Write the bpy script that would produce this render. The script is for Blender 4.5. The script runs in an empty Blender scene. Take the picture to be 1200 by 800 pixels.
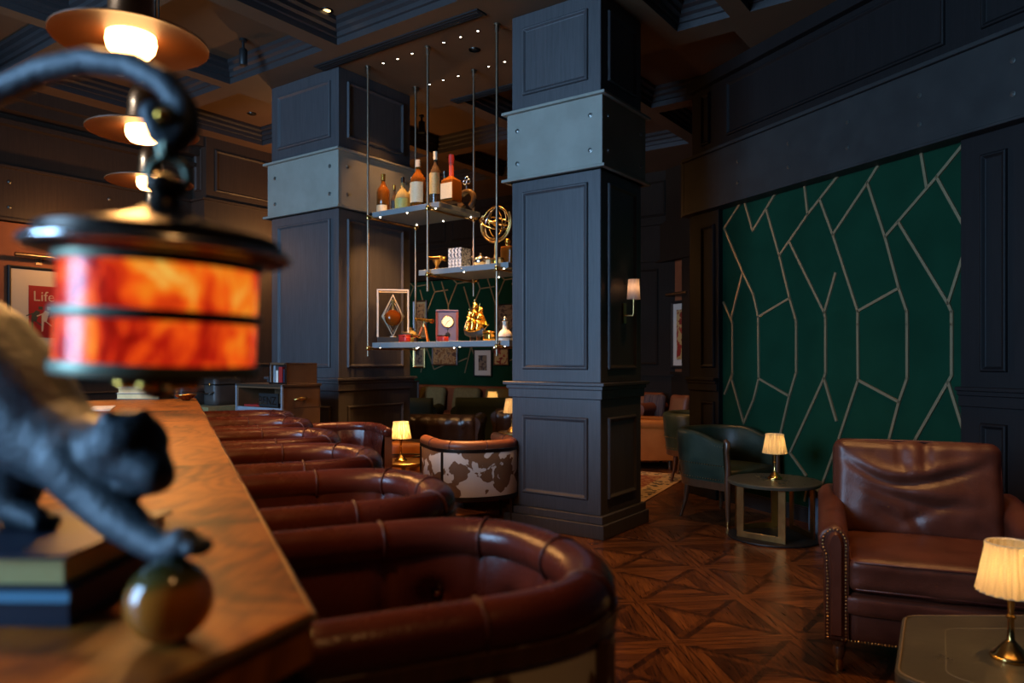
import bpy, bmesh, math, random
from mathutils import Vector, Matrix, noise
random.seed(7)
SC = bpy.context.scene
C = SC.collection
PI = math.pi
F, HC, CX, CY = 867.0, 1.33, 600.0, 421.0      # focal length in pixels, eye height, principal point
def R(a): return math.radians(a)
def at_y(u, v, Y): return Vector(((u-CX)*Y/F, Y, HC-(v-CY)*Y/F))
def at_z(u, v, Z):
    Y = F*(HC-Z)/(v-CY)
    return Vector(((u-CX)*Y/F, Y, Z))
# the building grid (columns, ceiling, rack): origin on the left wall
GA = -R(35.56)
GO = Vector((-5.2, 7.5, 0))
ED = Vector((math.cos(GA), math.sin(GA), 0)); ER = Vector((-math.sin(GA), math.cos(GA), 0))
def G(d, r, z=0): return GO + ED*d + ER*r + Vector((0, 0, z))
def grid_d(u, r):
    k = (u-CX)/F
    return (k*(GO.y+ER.y*r)-GO.x-ER.x*r)/(ED.x-k*ED.y)
def lerp(a, b, t): return a+(b-a)*t
def sstep(a, b, x):
    t = min(1, max(0, (x-a)/(b-a))); return t*t*(3-2*t)

# ------------------------------------------------------------------ mesh builder
class MB:
    def __init__(s): s.v = []; s.f = []; s.mi = []; s.cur = 0
    def quad_grid(s, rows, close_u=False, close_v=False, cap0=False, cap1=False):
        n0 = len(s.v); nr = len(rows); nc = len(rows[0])
        for r in rows:
            for p in r: s.v.append(tuple(p))
        for i in range(nr if close_u else nr-1):
            i2 = (i+1) % nr
            for j in range(nc if close_v else nc-1):
                j2 = (j+1) % nc
                s.f.append((n0+i*nc+j, n0+i*nc+j2, n0+i2*nc+j2, n0+i2*nc+j)); s.mi.append(s.cur)
        if cap0: s.f.append(tuple(n0+j for j in reversed(range(nc)))); s.mi.append(s.cur)
        if cap1: s.f.append(tuple(n0+(nr-1)*nc+j for j in range(nc))); s.mi.append(s.cur)
        return s
    def poly(s, pts):
        n0 = len(s.v); s.v += [tuple(p) for p in pts]
        s.f.append(tuple(range(n0, n0+len(pts)))); s.mi.append(s.cur); return s
    def hexa(s, p):            # 8 points: bottom ring then top ring
        n0 = len(s.v); s.v += [tuple(q) for q in p]
        for f in ((3, 2, 1, 0), (4, 5, 6, 7), (0, 1, 5, 4), (1, 2, 6, 5), (2, 3, 7, 6), (3, 0, 4, 7)):
            s.f.append(tuple(n0+i for i in f)); s.mi.append(s.cur)
        return s
    def box(s, x0, x1, y0, y1, z0, z1, T=None):
        p = [Vector(q) for q in ((x0, y0, z0), (x1, y0, z0), (x1, y1, z0), (x0, y1, z0), (x0, y0, z1), (x1, y0, z1), (x1, y1, z1), (x0, y1, z1))]
        if T is not None: p = [T @ q for q in p]
        return s.hexa(p)
    def prism(s, poly, z0, z1):
        n = len(poly); n0 = len(s.v)
        s.v += [(p[0], p[1], z0) for p in poly]+[(p[0], p[1], z1) for p in poly]
        s.f.append(tuple(n0+i for i in reversed(range(n)))); s.f.append(tuple(n0+n+i for i in range(n)))
        for i in range(n):
            j = (i+1) % n; s.f.append((n0+i, n0+j, n0+n+j, n0+n+i))
        s.mi += [s.cur]*(n+2); return s
    def tube(s, pts, r, n=8, closed=False, caps=True):
        pts = [Vector(p) for p in pts]; m = len(pts)
        rr = r if isinstance(r, (list, tuple)) else [r]*m
        tang = []
        for i in range(m):
            a = pts[(i-1) % m] if (closed or i > 0) else pts[i]
            b = pts[(i+1) % m] if (closed or i < m-1) else pts[i]
            t = b-a
            tang.append(t.normalized() if t.length > 1e-9 else Vector((0, 0, 1)))
        up = Vector((0, 0, 1)) if abs(tang[0].z) < .9 else Vector((1, 0, 0))
        x = (up - tang[0]*up.dot(tang[0])).normalized(); rows = []
        for i in range(m):
            x = x - tang[i]*x.dot(tang[i])
            x = x.normalized() if x.length > 1e-6 else tang[i].orthogonal().normalized()
            y = tang[i].cross(x)
            rows.append([pts[i]+(x*math.cos(2*PI*k/n)+y*math.sin(2*PI*k/n))*rr[i] for k in range(n)])
        return s.quad_grid(rows, close_u=closed, close_v=True, cap0=caps and not closed, cap1=caps and not closed)
    def rod(s, a, b, r, n=10): return s.tube([a, b], r, n)
    def lathe(s, prof, n=24, c=(0, 0, 0), flute=0, amp=0, T=None, cap=True):
        c = Vector(c); rows = []
        for r, z in prof:
            row = []
            for k in range(n):
                a = 2*PI*k/n
                q = r*(1+amp*math.cos(flute*a)) if flute else r
                p = Vector((q*math.cos(a), q*math.sin(a), z))
                row.append(c+(T @ p if T is not None else p))
            rows.append(row)
        return s.quad_grid(rows, close_v=True, cap0=cap and prof[0][0] > 1e-5, cap1=cap and prof[-1][0] > 1e-5)
    def ball(s, c, r, nu=10, nv=14, T=None):
        rx, ry, rz = r if isinstance(r, (list, tuple)) else (r, r, r); rows = []
        for i in range(nu+1):
            t = PI*i/nu
            row = []
            for j in range(nv):
                a = 2*PI*j/nv
                p = Vector((rx*math.sin(t)*math.cos(a), ry*math.sin(t)*math.sin(a), -rz*math.cos(t)))
                row.append(Vector(c)+(T @ p if T is not None else p))
            rows.append(row)
        return s.quad_grid(rows, close_v=True)
    def torus(s, c, R_, r, n=32, m=8, T=None):
        rows = []
        for i in range(n):
            a = 2*PI*i/n; row = []
            for j in range(m):
                b = 2*PI*j/m
                p = Vector(((R_+r*math.cos(b))*math.cos(a), (R_+r*math.cos(b))*math.sin(a), r*math.sin(b)))
                row.append(Vector(c)+(T @ p if T is not None else p))
            rows.append(row)
        return s.quad_grid(rows, close_u=True, close_v=True)
    def rbox(s, c, size, r=.02, n=10, crown=0, fn=None, T=None):
        """a soft box: n x n patches on each side, rounded by r, top and bottom crowned; fn(p, q) may displace"""
        sx, sy, sz = [q/2 for q in size]; r = min(r, sx, sy, sz); c = Vector(c)
        def mp(p):
            q = Vector((p.x*sx, p.y*sy, p.z*sz))
            k = Vector((max(-(sx-r), min(sx-r, q.x)), max(-(sy-r), min(sy-r, q.y)), max(-(sz-r), min(sz-r, q.z))))
            dd = q-k
            if dd.length > 1e-9: q = k+dd.normalized()*r
            if crown: q.z += crown*p.z*(1-p.x*p.x)*(1-p.y*p.y)
            if fn: q = fn(q, p)
            if T is not None: q = T @ q
            return c+q
        def warp(t): return math.sin(t*PI/2)*.55+t*.45
        for ax in range(3):
            for sg in (-1, 1):
                rows = []
                for i in range(n+1):
                    row = []
                    for j in range(n+1):
                        a, b = warp(-1+2*i/n), warp(-1+2*j/n)
                        p = [0, 0, 0]; p[ax] = sg; p[(ax+1) % 3] = a*sg; p[(ax+2) % 3] = b
                        row.append(mp(Vector(p)))
                    rows.append(row)
                s.quad_grid(rows)
        return s
    def panel(s, o, ux, uz, w, h, nrm, prof=((0, 0), (.004, .016), (.016, .022), (.026, .012), (.034, .003))):
        """a raised moulding frame and its field on a face: o is the lower corner, ux and uz run along the face, nrm out of it"""
        rows = []
        for ins, out in prof:
            rows.append([o+ux*ins+uz*ins+nrm*out, o+ux*(w-ins)+uz*ins+nrm*out, o+ux*(w-ins)+uz*(h-ins)+nrm*out, o+ux*ins+uz*(h-ins)+nrm*out])
        s.quad_grid(rows, close_v=True)
        s.poly(rows[-1]); return s
    def build(s, name, mats, parent=None, smooth=None, bevel=0, merge=True, loc=None, rz=None, seg=2, T=None):
        me = bpy.data.meshes.new(name)
        me.from_pydata([tuple(T @ Vector(q)) for q in s.v] if T is not None else s.v, [], s.f)
        for m in (mats if isinstance(mats, (list, tuple)) else [mats]): me.materials.append(m)
        if any(s.mi): me.polygons.foreach_set('material_index', s.mi)
        bm = bmesh.new(); bm.from_mesh(me)
        if merge: bmesh.ops.remove_doubles(bm, verts=bm.verts, dist=1e-5)
        bmesh.ops.dissolve_degenerate(bm, dist=1e-7, edges=bm.edges)
        bmesh.ops.recalc_face_normals(bm, faces=bm.faces)
        bm.to_mesh(me); bm.free()
        if smooth is not None:
            me.shade_smooth()
            if smooth < 180: me.set_sharp_from_angle(angle=R(smooth))
        o = bpy.data.objects.new(name, me); C.objects.link(o)
        if parent is not None: o.parent = parent
        if loc is not None: o.location = loc
        if rz is not None: o.rotation_euler = (0, 0, rz)
        if bevel:
            b = o.modifiers.new('edge', 'BEVEL'); b.width = bevel; b.segments = seg; b.limit_method = 'ANGLE'; b.angle_limit = R(40)
        return o

def tag(o, label, cat, group=None):
    o['label'] = label; o['category'] = cat
    if group: o['group'] = group
    return o
def thing(name, label, cat, loc=(0, 0, 0), rz=0, group=None, tilt=None):
    o = bpy.data.objects.new(name, None); C.objects.link(o); o.empty_display_size = .1
    o.location = loc; o.rotation_euler = (0, 0, rz) if tilt is None else tilt
    return tag(o, label, cat, group)
def struct(o): o['kind'] = 'structure'; return o
def dup(root, label, loc, rz=None, group=None):
    r = root.copy(); C.objects.link(r); r.location = loc; r['label'] = label
    if rz is not None: r.rotation_euler = (0, 0, rz)
    if group: r['group'] = group
    for ch in list(root.children):
        c = ch.copy(); C.objects.link(c); c.parent = r
        for g in ch.children:
            d = g.copy(); C.objects.link(d); d.parent = c
    return r
def text_mesh(body, size, depth=.001):
    cu = bpy.data.curves.new('lettering', 'FONT'); cu.body = body; cu.size = size; cu.extrude = depth; cu.align_x = 'CENTER'; cu.resolution_u = 3
    ob = bpy.data.objects.new('lettering', cu); C.objects.link(ob)
    bpy.context.view_layer.update()
    me = bpy.data.meshes.new_from_object(ob.evaluated_get(bpy.context.evaluated_depsgraph_get()))
    bpy.data.objects.remove(ob); return me
def lettering(body, size, mat, parent, M, depth=.001):
    me = text_mesh(body, size, depth); me.materials.clear(); me.materials.append(mat)
    o = bpy.data.objects.new('lettering', me); C.objects.link(o); o.parent = parent; o.matrix_local = M
    return o
def point(name, loc, w, col, r=.03):
    l = bpy.data.lights.new(name, 'POINT'); l.energy = w; l.color = col; l.shadow_soft_size = r
    o = bpy.data.objects.new(name, l); C.objects.link(o); o.location = loc; return o
def spot(name, loc, aim, w, col, ang=60, blend=.6, r=.03):
    l = bpy.data.lights.new(name, 'SPOT'); l.energy = w; l.color = col; l.spot_size = R(ang); l.spot_blend = blend; l.shadow_soft_size = r
    o = bpy.data.objects.new(name, l); C.objects.link(o); o.location = loc
    o.rotation_euler = (Vector(aim)-Vector(loc)).to_track_quat('-Z', 'Y').to_euler(); return o

# ------------------------------------------------------------------ materials
def newmat(name):
    m = bpy.data.materials.new(name); m.use_nodes = True
    nt = m.node_tree; b = nt.nodes['Principled BSDF']; return m, nt, b
def mth(nt, op, a, b=None, c=None):
    n = nt.nodes.new('ShaderNodeMath'); n.operation = op
    for i, x in enumerate((a, b, c)):
        if x is None: continue
        if isinstance(x, (int, float)): n.inputs[i].default_value = x
        else: nt.links.new(x, n.inputs[i])
    return n.outputs[0]
def coord(nt, scale=(1, 1, 1), rot=(0, 0, 0), out='Object'):
    tc = nt.nodes.new('ShaderNodeTexCoord'); mp = nt.nodes.new('ShaderNodeMapping')
    mp.inputs['Scale'].default_value = scale; mp.inputs['Rotation'].default_value = rot
    nt.links.new(tc.outputs[out], mp.inputs['Vector']); return mp.outputs[0]
def noise_tex(nt, vec, scale, detail=4, rough=.55, dist=0):
    n = nt.nodes.new('ShaderNodeTexNoise'); n.inputs['Scale'].default_value = scale; n.inputs['Detail'].default_value = detail
    n.inputs['Roughness'].default_value = rough; n.inputs['Distortion'].default_value = dist
    nt.links.new(vec, n.inputs['Vector']); return n.outputs['Fac']
def ramp(nt, fac, stops, interp='LINEAR'):
    n = nt.nodes.new('ShaderNodeValToRGB'); cr = n.color_ramp; cr.interpolation = interp
    while len(cr.elements) > 1: cr.elements.remove(cr.elements[-1])
    cr.elements[0].position = stops[0][0]; cr.elements[0].color = (*stops[0][1], 1)
    for p, c in stops[1:]:
        e = cr.elements.new(p); e.color = (*c, 1)
    nt.links.new(fac, n.inputs[0]); return n.outputs[0]
def mixc(nt, fac, a, b):
    n = nt.nodes.new('ShaderNodeMix'); n.data_type = 'RGBA'
    for k, x in ((0, fac), (6, a), (7, b)):
        if isinstance(x, (int, float)): n.inputs[k].default_value = x
        elif isinstance(x, tuple): n.inputs[k].default_value = (*x, 1)
        else: nt.links.new(x, n.inputs[k])
    return n.outputs[2]
def bump(nt, b, h, strength=.3, dist=.01):
    n = nt.nodes.new('ShaderNodeBump'); n.inputs['Strength'].default_value = strength; n.inputs['Distance'].default_value = dist
    nt.links.new(h, n.inputs['Height']); nt.links.new(n.outputs[0], b.inputs['Normal'])
def plain(name, col, rough=.5, metal=0, col2=None, nscale=8, bmp=0, bscale=60, coat=0, trans=0, spec=.5, stretch=(1, 1, 1), emit=0, ecol=None, ior=1.45, bdist=.004):
    m, nt, b = newmat(name)
    b.inputs['Base Color'].default_value = (*col, 1); b.inputs['Roughness'].default_value = rough; b.inputs['Metallic'].default_value = metal
    b.inputs['Specular IOR Level'].default_value = spec; b.inputs['IOR'].default_value = ior
    if coat: b.inputs['Coat Weight'].default_value = coat; b.inputs['Coat Roughness'].default_value = .15
    if trans: b.inputs['Transmission Weight'].default_value = trans
    if emit: b.inputs['Emission Color'].default_value = (*(ecol or col), 1); b.inputs['Emission Strength'].default_value = emit
    v = coord(nt, stretch)
    if col2 is not None:
        nt.links.new(ramp(nt, noise_tex(nt, v, nscale, 5), [(.35, col), (.65, col2)]), b.inputs['Base Color'])
    if bmp: bump(nt, b, noise_tex(nt, v, bscale, 4), bmp, bdist)
    return m
def wood(name, c1, c2, rough=.45, axis=2, scale=3, bmp=.25, coat=0, freq=26):
    m, nt, b = newmat(name)
    st = [freq, freq, freq]; st[axis] = 1.2
    v = coord(nt, tuple(st)); g = noise_tex(nt, v, scale, 6, .6, .6)
    v2 = coord(nt, (1, 1, 1)); big = noise_tex(nt, v2, 1.3, 3)
    k = mth(nt, 'ADD', mth(nt, 'MULTIPLY', g, .75), mth(nt, 'MULTIPLY', big, .25))
    nt.links.new(ramp(nt, k, [(.3, c1), (.7, c2)]), b.inputs['Base Color'])
    b.inputs['Roughness'].default_value = rough
    if coat: b.inputs['Coat Weight'].default_value = coat; b.inputs['Coat Roughness'].default_value = .12
    bump(nt, b, g, bmp, .003); return m
def leather(name, c1, c2, rough=.32, grain=.18, bscale=220, patina=3.0, spec=.5):
    m, nt, b = newmat(name)
    v = coord(nt); nz = noise_tex(nt, v, patina, 5, .6)
    nt.links.new(ramp(nt, nz, [(.35, c1), (.68, c2)]), b.inputs['Base Color'])
    rr = mth(nt, 'MULTIPLY_ADD', nz, .22, rough-.11); nt.links.new(rr, b.inputs['Roughness'])
    b.inputs['Specular IOR Level'].default_value = spec
    vo = nt.nodes.new('ShaderNodeTexVoronoi'); vo.inputs['Scale'].default_value = bscale; nt.links.new(v, vo.inputs['Vector'])
    wr = noise_tex(nt, v, 22, 3)
    bump(nt, b, mth(nt, 'ADD', mth(nt, 'MULTIPLY', vo.outputs['Distance'], .3), wr), grain, .006); return m
M = {}
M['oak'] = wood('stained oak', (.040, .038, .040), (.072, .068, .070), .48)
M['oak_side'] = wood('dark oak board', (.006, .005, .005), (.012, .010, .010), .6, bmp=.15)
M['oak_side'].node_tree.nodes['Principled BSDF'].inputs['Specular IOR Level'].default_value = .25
M['brown_dark'] = wood('near black brown panel', (.012, .007, .004), (.024, .014, .008), .7)
M['brown_dark'].node_tree.nodes['Principled BSDF'].inputs['Specular IOR Level'].default_value = .15
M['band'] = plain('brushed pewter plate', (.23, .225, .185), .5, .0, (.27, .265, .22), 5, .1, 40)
M['bolt'] = plain('bolt steel', (.22, .22, .20), .35, .9)
M['brass'] = plain('aged brass', (.52, .33, .12), .3, 1, (.40, .25, .09), 12)
M['brass_bright'] = plain('polished brass', (.80, .50, .16), .2, 1, (.62, .38, .11), 14)
M['bronze_rod'] = plain('bronze rod', (.30, .22, .15), .38, 1)
M['inlay'] = plain('gilt inlay', (.34, .27, .15), .42, .55)
M['copper'] = plain('polished copper', (.62, .27, .12), .27, 1, (.5, .2, .09), 6)
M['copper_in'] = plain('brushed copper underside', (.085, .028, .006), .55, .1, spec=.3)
M['green_wall'] = plain('green fabric wallcovering', (.004, .036, .0165), .9, 0, (.0055, .045, .021), 3, .25, 420, spec=.15)
M['ceiling'] = plain('bronze lacquered plaster', (.115, .062, .030), .62, 0, (.14, .075, .036), 2)
M['ceil_wood'] = wood('ceiling oak', (.030, .026, .026), (.048, .042, .041), .42, axis=0)
M['orange_wall'] = plain('burnt orange plaster', (.22, .065, .022), .75, 0, (.27, .085, .03), 3)
M['brown_wall'] = wood('brown panel', (.030, .018, .012), (.055, .033, .021), .5)
M['oxblood'] = leather('oxblood leather', (.062, .012, .008), (.120, .028, .016), .27)
M['club'] = leather('chestnut club leather', (.048, .014, .008), (.095, .030, .016), .40, .22, 180, 4, .4)
M['tan'] = leather('tan leather', (.30, .085, .012), (.40, .13, .022), .45)
M['rust'] = leather('rust leather', (.17, .05, .02), (.25, .08, .03), .42)
M['green_lea'] = leather('bottle green leather', (.015, .029, .019), (.040, .056, .036), .38, .2, 200, 5)
M['black_lea'] = leather('dark brown tufted leather', (.020, .011, .008), (.035, .02, .013), .25)
M['olive_lea'] = leather('olive leather top', (.055, .052, .034), (.095, .088, .056), .30, .2, 260, 3.5)
M['seam'] = plain('leather piping', (.085, .026, .018), .4)
M['walnut'] = wood('walnut frame', (.06, .026, .012), (.12, .052, .023), .35, coat=.3)
M['dark_metal'] = plain('dark bronze metal', (.05, .042, .035), .35, .9)
M['cat'] = plain('dark patinated bronze', (.024, .040, .054), .5, .2, (.066, .084, .096), 26, .5, 120)
M['patina'] = plain('verdigris metal', (.13, .17, .13), .45, .7, (.22, .25, .17), 30)
M['black'] = plain('matt black', (.012, .012, .012), .5)
M['white'] = plain('white card', (.66, .62, .54), .5)
M['cream'] = plain('cream card', (.58, .47, .31), .7)
M['paper'] = plain('aged paper', (.52, .42, .20), .8, 0, (.46, .36, .17), 30)
M['steel'] = plain('polished steel', (.6, .6, .6), .2, 1)
M['gold'] = plain('bright gold', (.95, .58, .12), .25, 1, (.8, .42, .06), 20)
M['silver'] = plain('silver plate', (.72, .70, .66), .18, 1)
M['red_paint'] = plain('red lacquer', (.28, .02, .018), .4)
M['blue_case'] = plain('violet blue casing', (.07, .07, .14), .45)
M['blue_cloth'] = plain('dark blue cloth', (.012, .018, .04), .5)
M['trunk_blue'] = plain('grey hide with daylight tint', (.17, .20, .23), .5, 0, (.22, .25, .28), 6, .2, 120)  # lightened to carry the blue daylight on the steamer trunk's front
M['trunk_brown'] = leather('brown trunk leather', (.07, .035, .015), (.12, .062, .028), .45)
M['trunk_dark'] = leather('dark trunk leather', (.03, .025, .022), (.05, .042, .036), .45)
M['olive_cloth'] = plain('olive velvet', (.16, .13, .05), .9, 0, (.2, .165, .065), 30)
M['stripe'] = plain('striped cushion', (.16, .10, .08), .9, 0, (.03, .02, .03), 14, stretch=(9, .3, .3))
M['skirt'] = wood('black oak skirting', (.016, .014, .013), (.03, .026, .024), .45, axis=0)
def mk_glass(name, col, rough=.03, mix=.7):
    m, nt, b = newmat(name); out = nt.nodes['Material Output']
    t = nt.nodes.new('ShaderNodeBsdfTransparent'); t.inputs[0].default_value = (*col, 1)
    g = nt.nodes.new('ShaderNodeBsdfGlossy'); g.inputs['Roughness'].default_value = rough
    fr = nt.nodes.new('ShaderNodeLayerWeight'); fr.inputs[0].default_value = .5
    mx = nt.nodes.new('ShaderNodeMixShader'); nt.links.new(mth(nt, 'MULTIPLY_ADD', mth(nt, 'POWER', fr.outputs['Facing'], 4), .5, .03), mx.inputs[0]); nt.links.new(t.outputs[0], mx.inputs[1]); nt.links.new(g.outputs[0], mx.inputs[2])
    nt.links.new(mx.outputs[0], out.inputs[0]); nt.nodes.remove(b); return m
M['glass'] = mk_glass('clear glass', (.95, .96, .95))
M['yellow_pages'] = plain('yellowed page block', (.66, .56, .22), .7, 0, (.58, .48, .17), 60, stretch=(1, 1, 30))
M['mount'] = plain('pale silver filigree', (.75, .68, .55), .45, .2)
M['glass_case'] = mk_glass('vitrine glass', (.86, .84, .80))
def mk_bottle(name, col):
    m, nt, b = newmat(name)
    b.inputs['Base Color'].default_value = (*col, 1); b.inputs['Roughness'].default_value = .06
    b.inputs['Transmission Weight'].default_value = .4; b.inputs['IOR'].default_value = 1.4; return m
M['amber'] = mk_bottle('amber glass', (.20, .062, .008)); M['clearb'] = mk_bottle('bottle glass', (.42, .33, .13))
M['darkb'] = mk_bottle('dark bottle glass', (.10, .06, .03)); M['cognac'] = mk_bottle('cognac', (.38, .085, .008))
def mk_emit(name, col, s):
    m, nt, b = newmat(name); b.inputs['Base Color'].default_value = (*col, 1)
    b.inputs['Emission Color'].default_value = (*col, 1); b.inputs['Emission Strength'].default_value = s; return m
M['globe'] = mk_emit('opal lamp glass', (1, .50, .17), 24)
M['led'] = mk_emit('small lamp lens', (1, .86, .66), 14)
M['led_dim'] = mk_emit('warm lamp lens', (1, .62, .26), 3)
def mk_shade(name, col, es):
    m, nt, b = newmat(name); out = nt.nodes['Material Output']
    d = nt.nodes.new('ShaderNodeBsdfDiffuse'); d.inputs[0].default_value = (*col, 1)
    t = nt.nodes.new('ShaderNodeBsdfTranslucent'); t.inputs[0].default_value = (*col, 1)
    mx = nt.nodes.new('ShaderNodeMixShader'); mx.inputs[0].default_value = .75
    nt.links.new(d.outputs[0], mx.inputs[1]); nt.links.new(t.outputs[0], mx.inputs[2])
    e = nt.nodes.new('ShaderNodeEmission'); e.inputs[0].default_value = (1, .52, .16, 1); e.inputs[1].default_value = es
    ad = nt.nodes.new('ShaderNodeAddShader'); nt.links.new(mx.outputs[0], ad.inputs[0]); nt.links.new(e.outputs[0], ad.inputs[1])
    nt.links.new(ad.outputs[0], out.inputs[0]); nt.nodes.remove(b); return m
M['shade'] = mk_shade('pleated silk shade', (.86, .66, .34), .10)
M['shade_off'] = mk_shade('unlit pleated shade', (.62, .50, .42), .0)
def mk_cow(name='cowhide', sc=6.6):
    m, nt, b = newmat(name); v = coord(nt)
    a = noise_tex(nt, v, sc, 3, .5, .4)
    fine = noise_tex(nt, v, 300, 2)
    k = ramp(nt, a, [(.0, (.62, .58, .52)), (.485, (.62, .58, .52)), (.50, (.15, .075, .032)), (1, (.20, .10, .045))])
    nt.links.new(k, b.inputs['Base Color']); b.inputs['Roughness'].default_value = .7
    bump(nt, b, fine, .3, .003); return m
M['cow'] = mk_cow()
def mk_tortoise():
    m, nt, b = newmat('lit tortoiseshell'); v = coord(nt, (1, 1, .6))
    a = noise_tex(nt, v, 34, 4, .62, .9); c2 = noise_tex(nt, coord(nt), 15, 2)
    k = mth(nt, 'ADD', mth(nt, 'MULTIPLY', a, .62), mth(nt, 'MULTIPLY', c2, .38))
    col = ramp(nt, k, [(.34, (.10, .0, .0)), (.45, (.50, .014, .004)), (.53, (.95, .085, .006)), (.61, (1, .25, .012)), (.70, (1, .60, .10))])
    nt.links.new(col, b.inputs['Base Color']); nt.links.new(col, b.inputs['Emission Color'])
    b.inputs['Emission Strength'].default_value = .85; b.inputs['Roughness'].default_value = .22; b.inputs['Specular IOR Level'].default_value = .35
    return m
M['tortoise'] = mk_tortoise()
def mk_ball():
    m, nt, b = newmat('glazed ochre ball'); v = coord(nt)
    sp = nt.nodes.new('ShaderNodeSeparateXYZ'); nt.links.new(v, sp.inputs[0])
    h = mth(nt, 'ADD', mth(nt, 'MULTIPLY', sp.outputs[2], 14), mth(nt, 'MULTIPLY_ADD', noise_tex(nt, v, 30, 3), .4, -.5))
    nt.links.new(ramp(nt, mth(nt, 'ADD', h, .3), [(.66, (.44, .15, .018)), (.78, (.09, .075, .014)), (.95, (.02, .03, .01))]), b.inputs['Base Color'])
    b.inputs['Roughness'].default_value = .14; b.inputs['Coat Weight'].default_value = .5; return m
M['ball'] = mk_ball()
def mk_bar():
    m, nt, b = newmat('burr walnut bar top'); v = coord(nt, (1, 1, 1), (0, 0, R(24)))
    w = nt.nodes.new('ShaderNodeTexWave'); w.inputs['Scale'].default_value = 5; w.inputs['Distortion'].default_value = 9; w.inputs['Detail'].default_value = 3; w.inputs['Detail Scale'].default_value = 1.4
    nt.links.new(coord(nt, (1.6, .35, 1), (0, 0, -R(24.5))), w.inputs['Vector'])
    n1 = noise_tex(nt, v, 3.6, 4, .5, .5); n2 = noise_tex(nt, coord(nt, (60, 6, 1), (0, 0, -R(24.5))), 2, 4)
    sp = nt.nodes.new('ShaderNodeSeparateXYZ'); nt.links.new(coord(nt, (1, 1, 1), (0, 0, -R(24.5))), sp.inputs[0])
    sec = mth(nt, 'FLOOR', mth(nt, 'MULTIPLY_ADD', sp.outputs[1], 1.5, .35)); wn = nt.nodes.new('ShaderNodeTexWhiteNoise'); wn.noise_dimensions = '1D'; nt.links.new(sec, wn.inputs['W'])
    joint = mth(nt, 'LESS_THAN', mth(nt, 'FRACT', mth(nt, 'MULTIPLY_ADD', sp.outputs[1], 1.5, .35)), .012)
    vo = nt.nodes.new('ShaderNodeTexVoronoi'); vo.inputs['Scale'].default_value = 4.2; nt.links.new(coord(nt, (1.5, .9, 1), (0, 0, -R(24.5))), vo.inputs['Vector'])
    rings = mth(nt, 'MULTIPLY_ADD', mth(nt, 'SINE', mth(nt, 'MULTIPLY_ADD', n1, 26, mth(nt, 'MULTIPLY', vo.outputs['Distance'], 38))), .5, .5)
    k = mth(nt, 'ADD', mth(nt, 'ADD', mth(nt, 'MULTIPLY', rings, .10), mth(nt, 'MULTIPLY', n1, .56)), mth(nt, 'MULTIPLY', n2, .26))
    k = mth(nt, 'ADD', k, mth(nt, 'MULTIPLY_ADD', wn.outputs['Value'], .12, -.04)); k = mth(nt, 'SUBTRACT', k, mth(nt, 'MULTIPLY', joint, .25))
    nt.links.new(ramp(nt, k, [(.30, (.035, .009, .002)), (.43, (.16, .047, .005)), (.54, (.30, .094, .009)), (.70, (.41, .14, .016))]), b.inputs['Base Color'])
    b.inputs['Roughness'].default_value = .5; b.inputs['Specular IOR Level'].default_value = .18
    bump(nt, b, n2, .06, .002); return m
M['bar'] = mk_bar()
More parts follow.
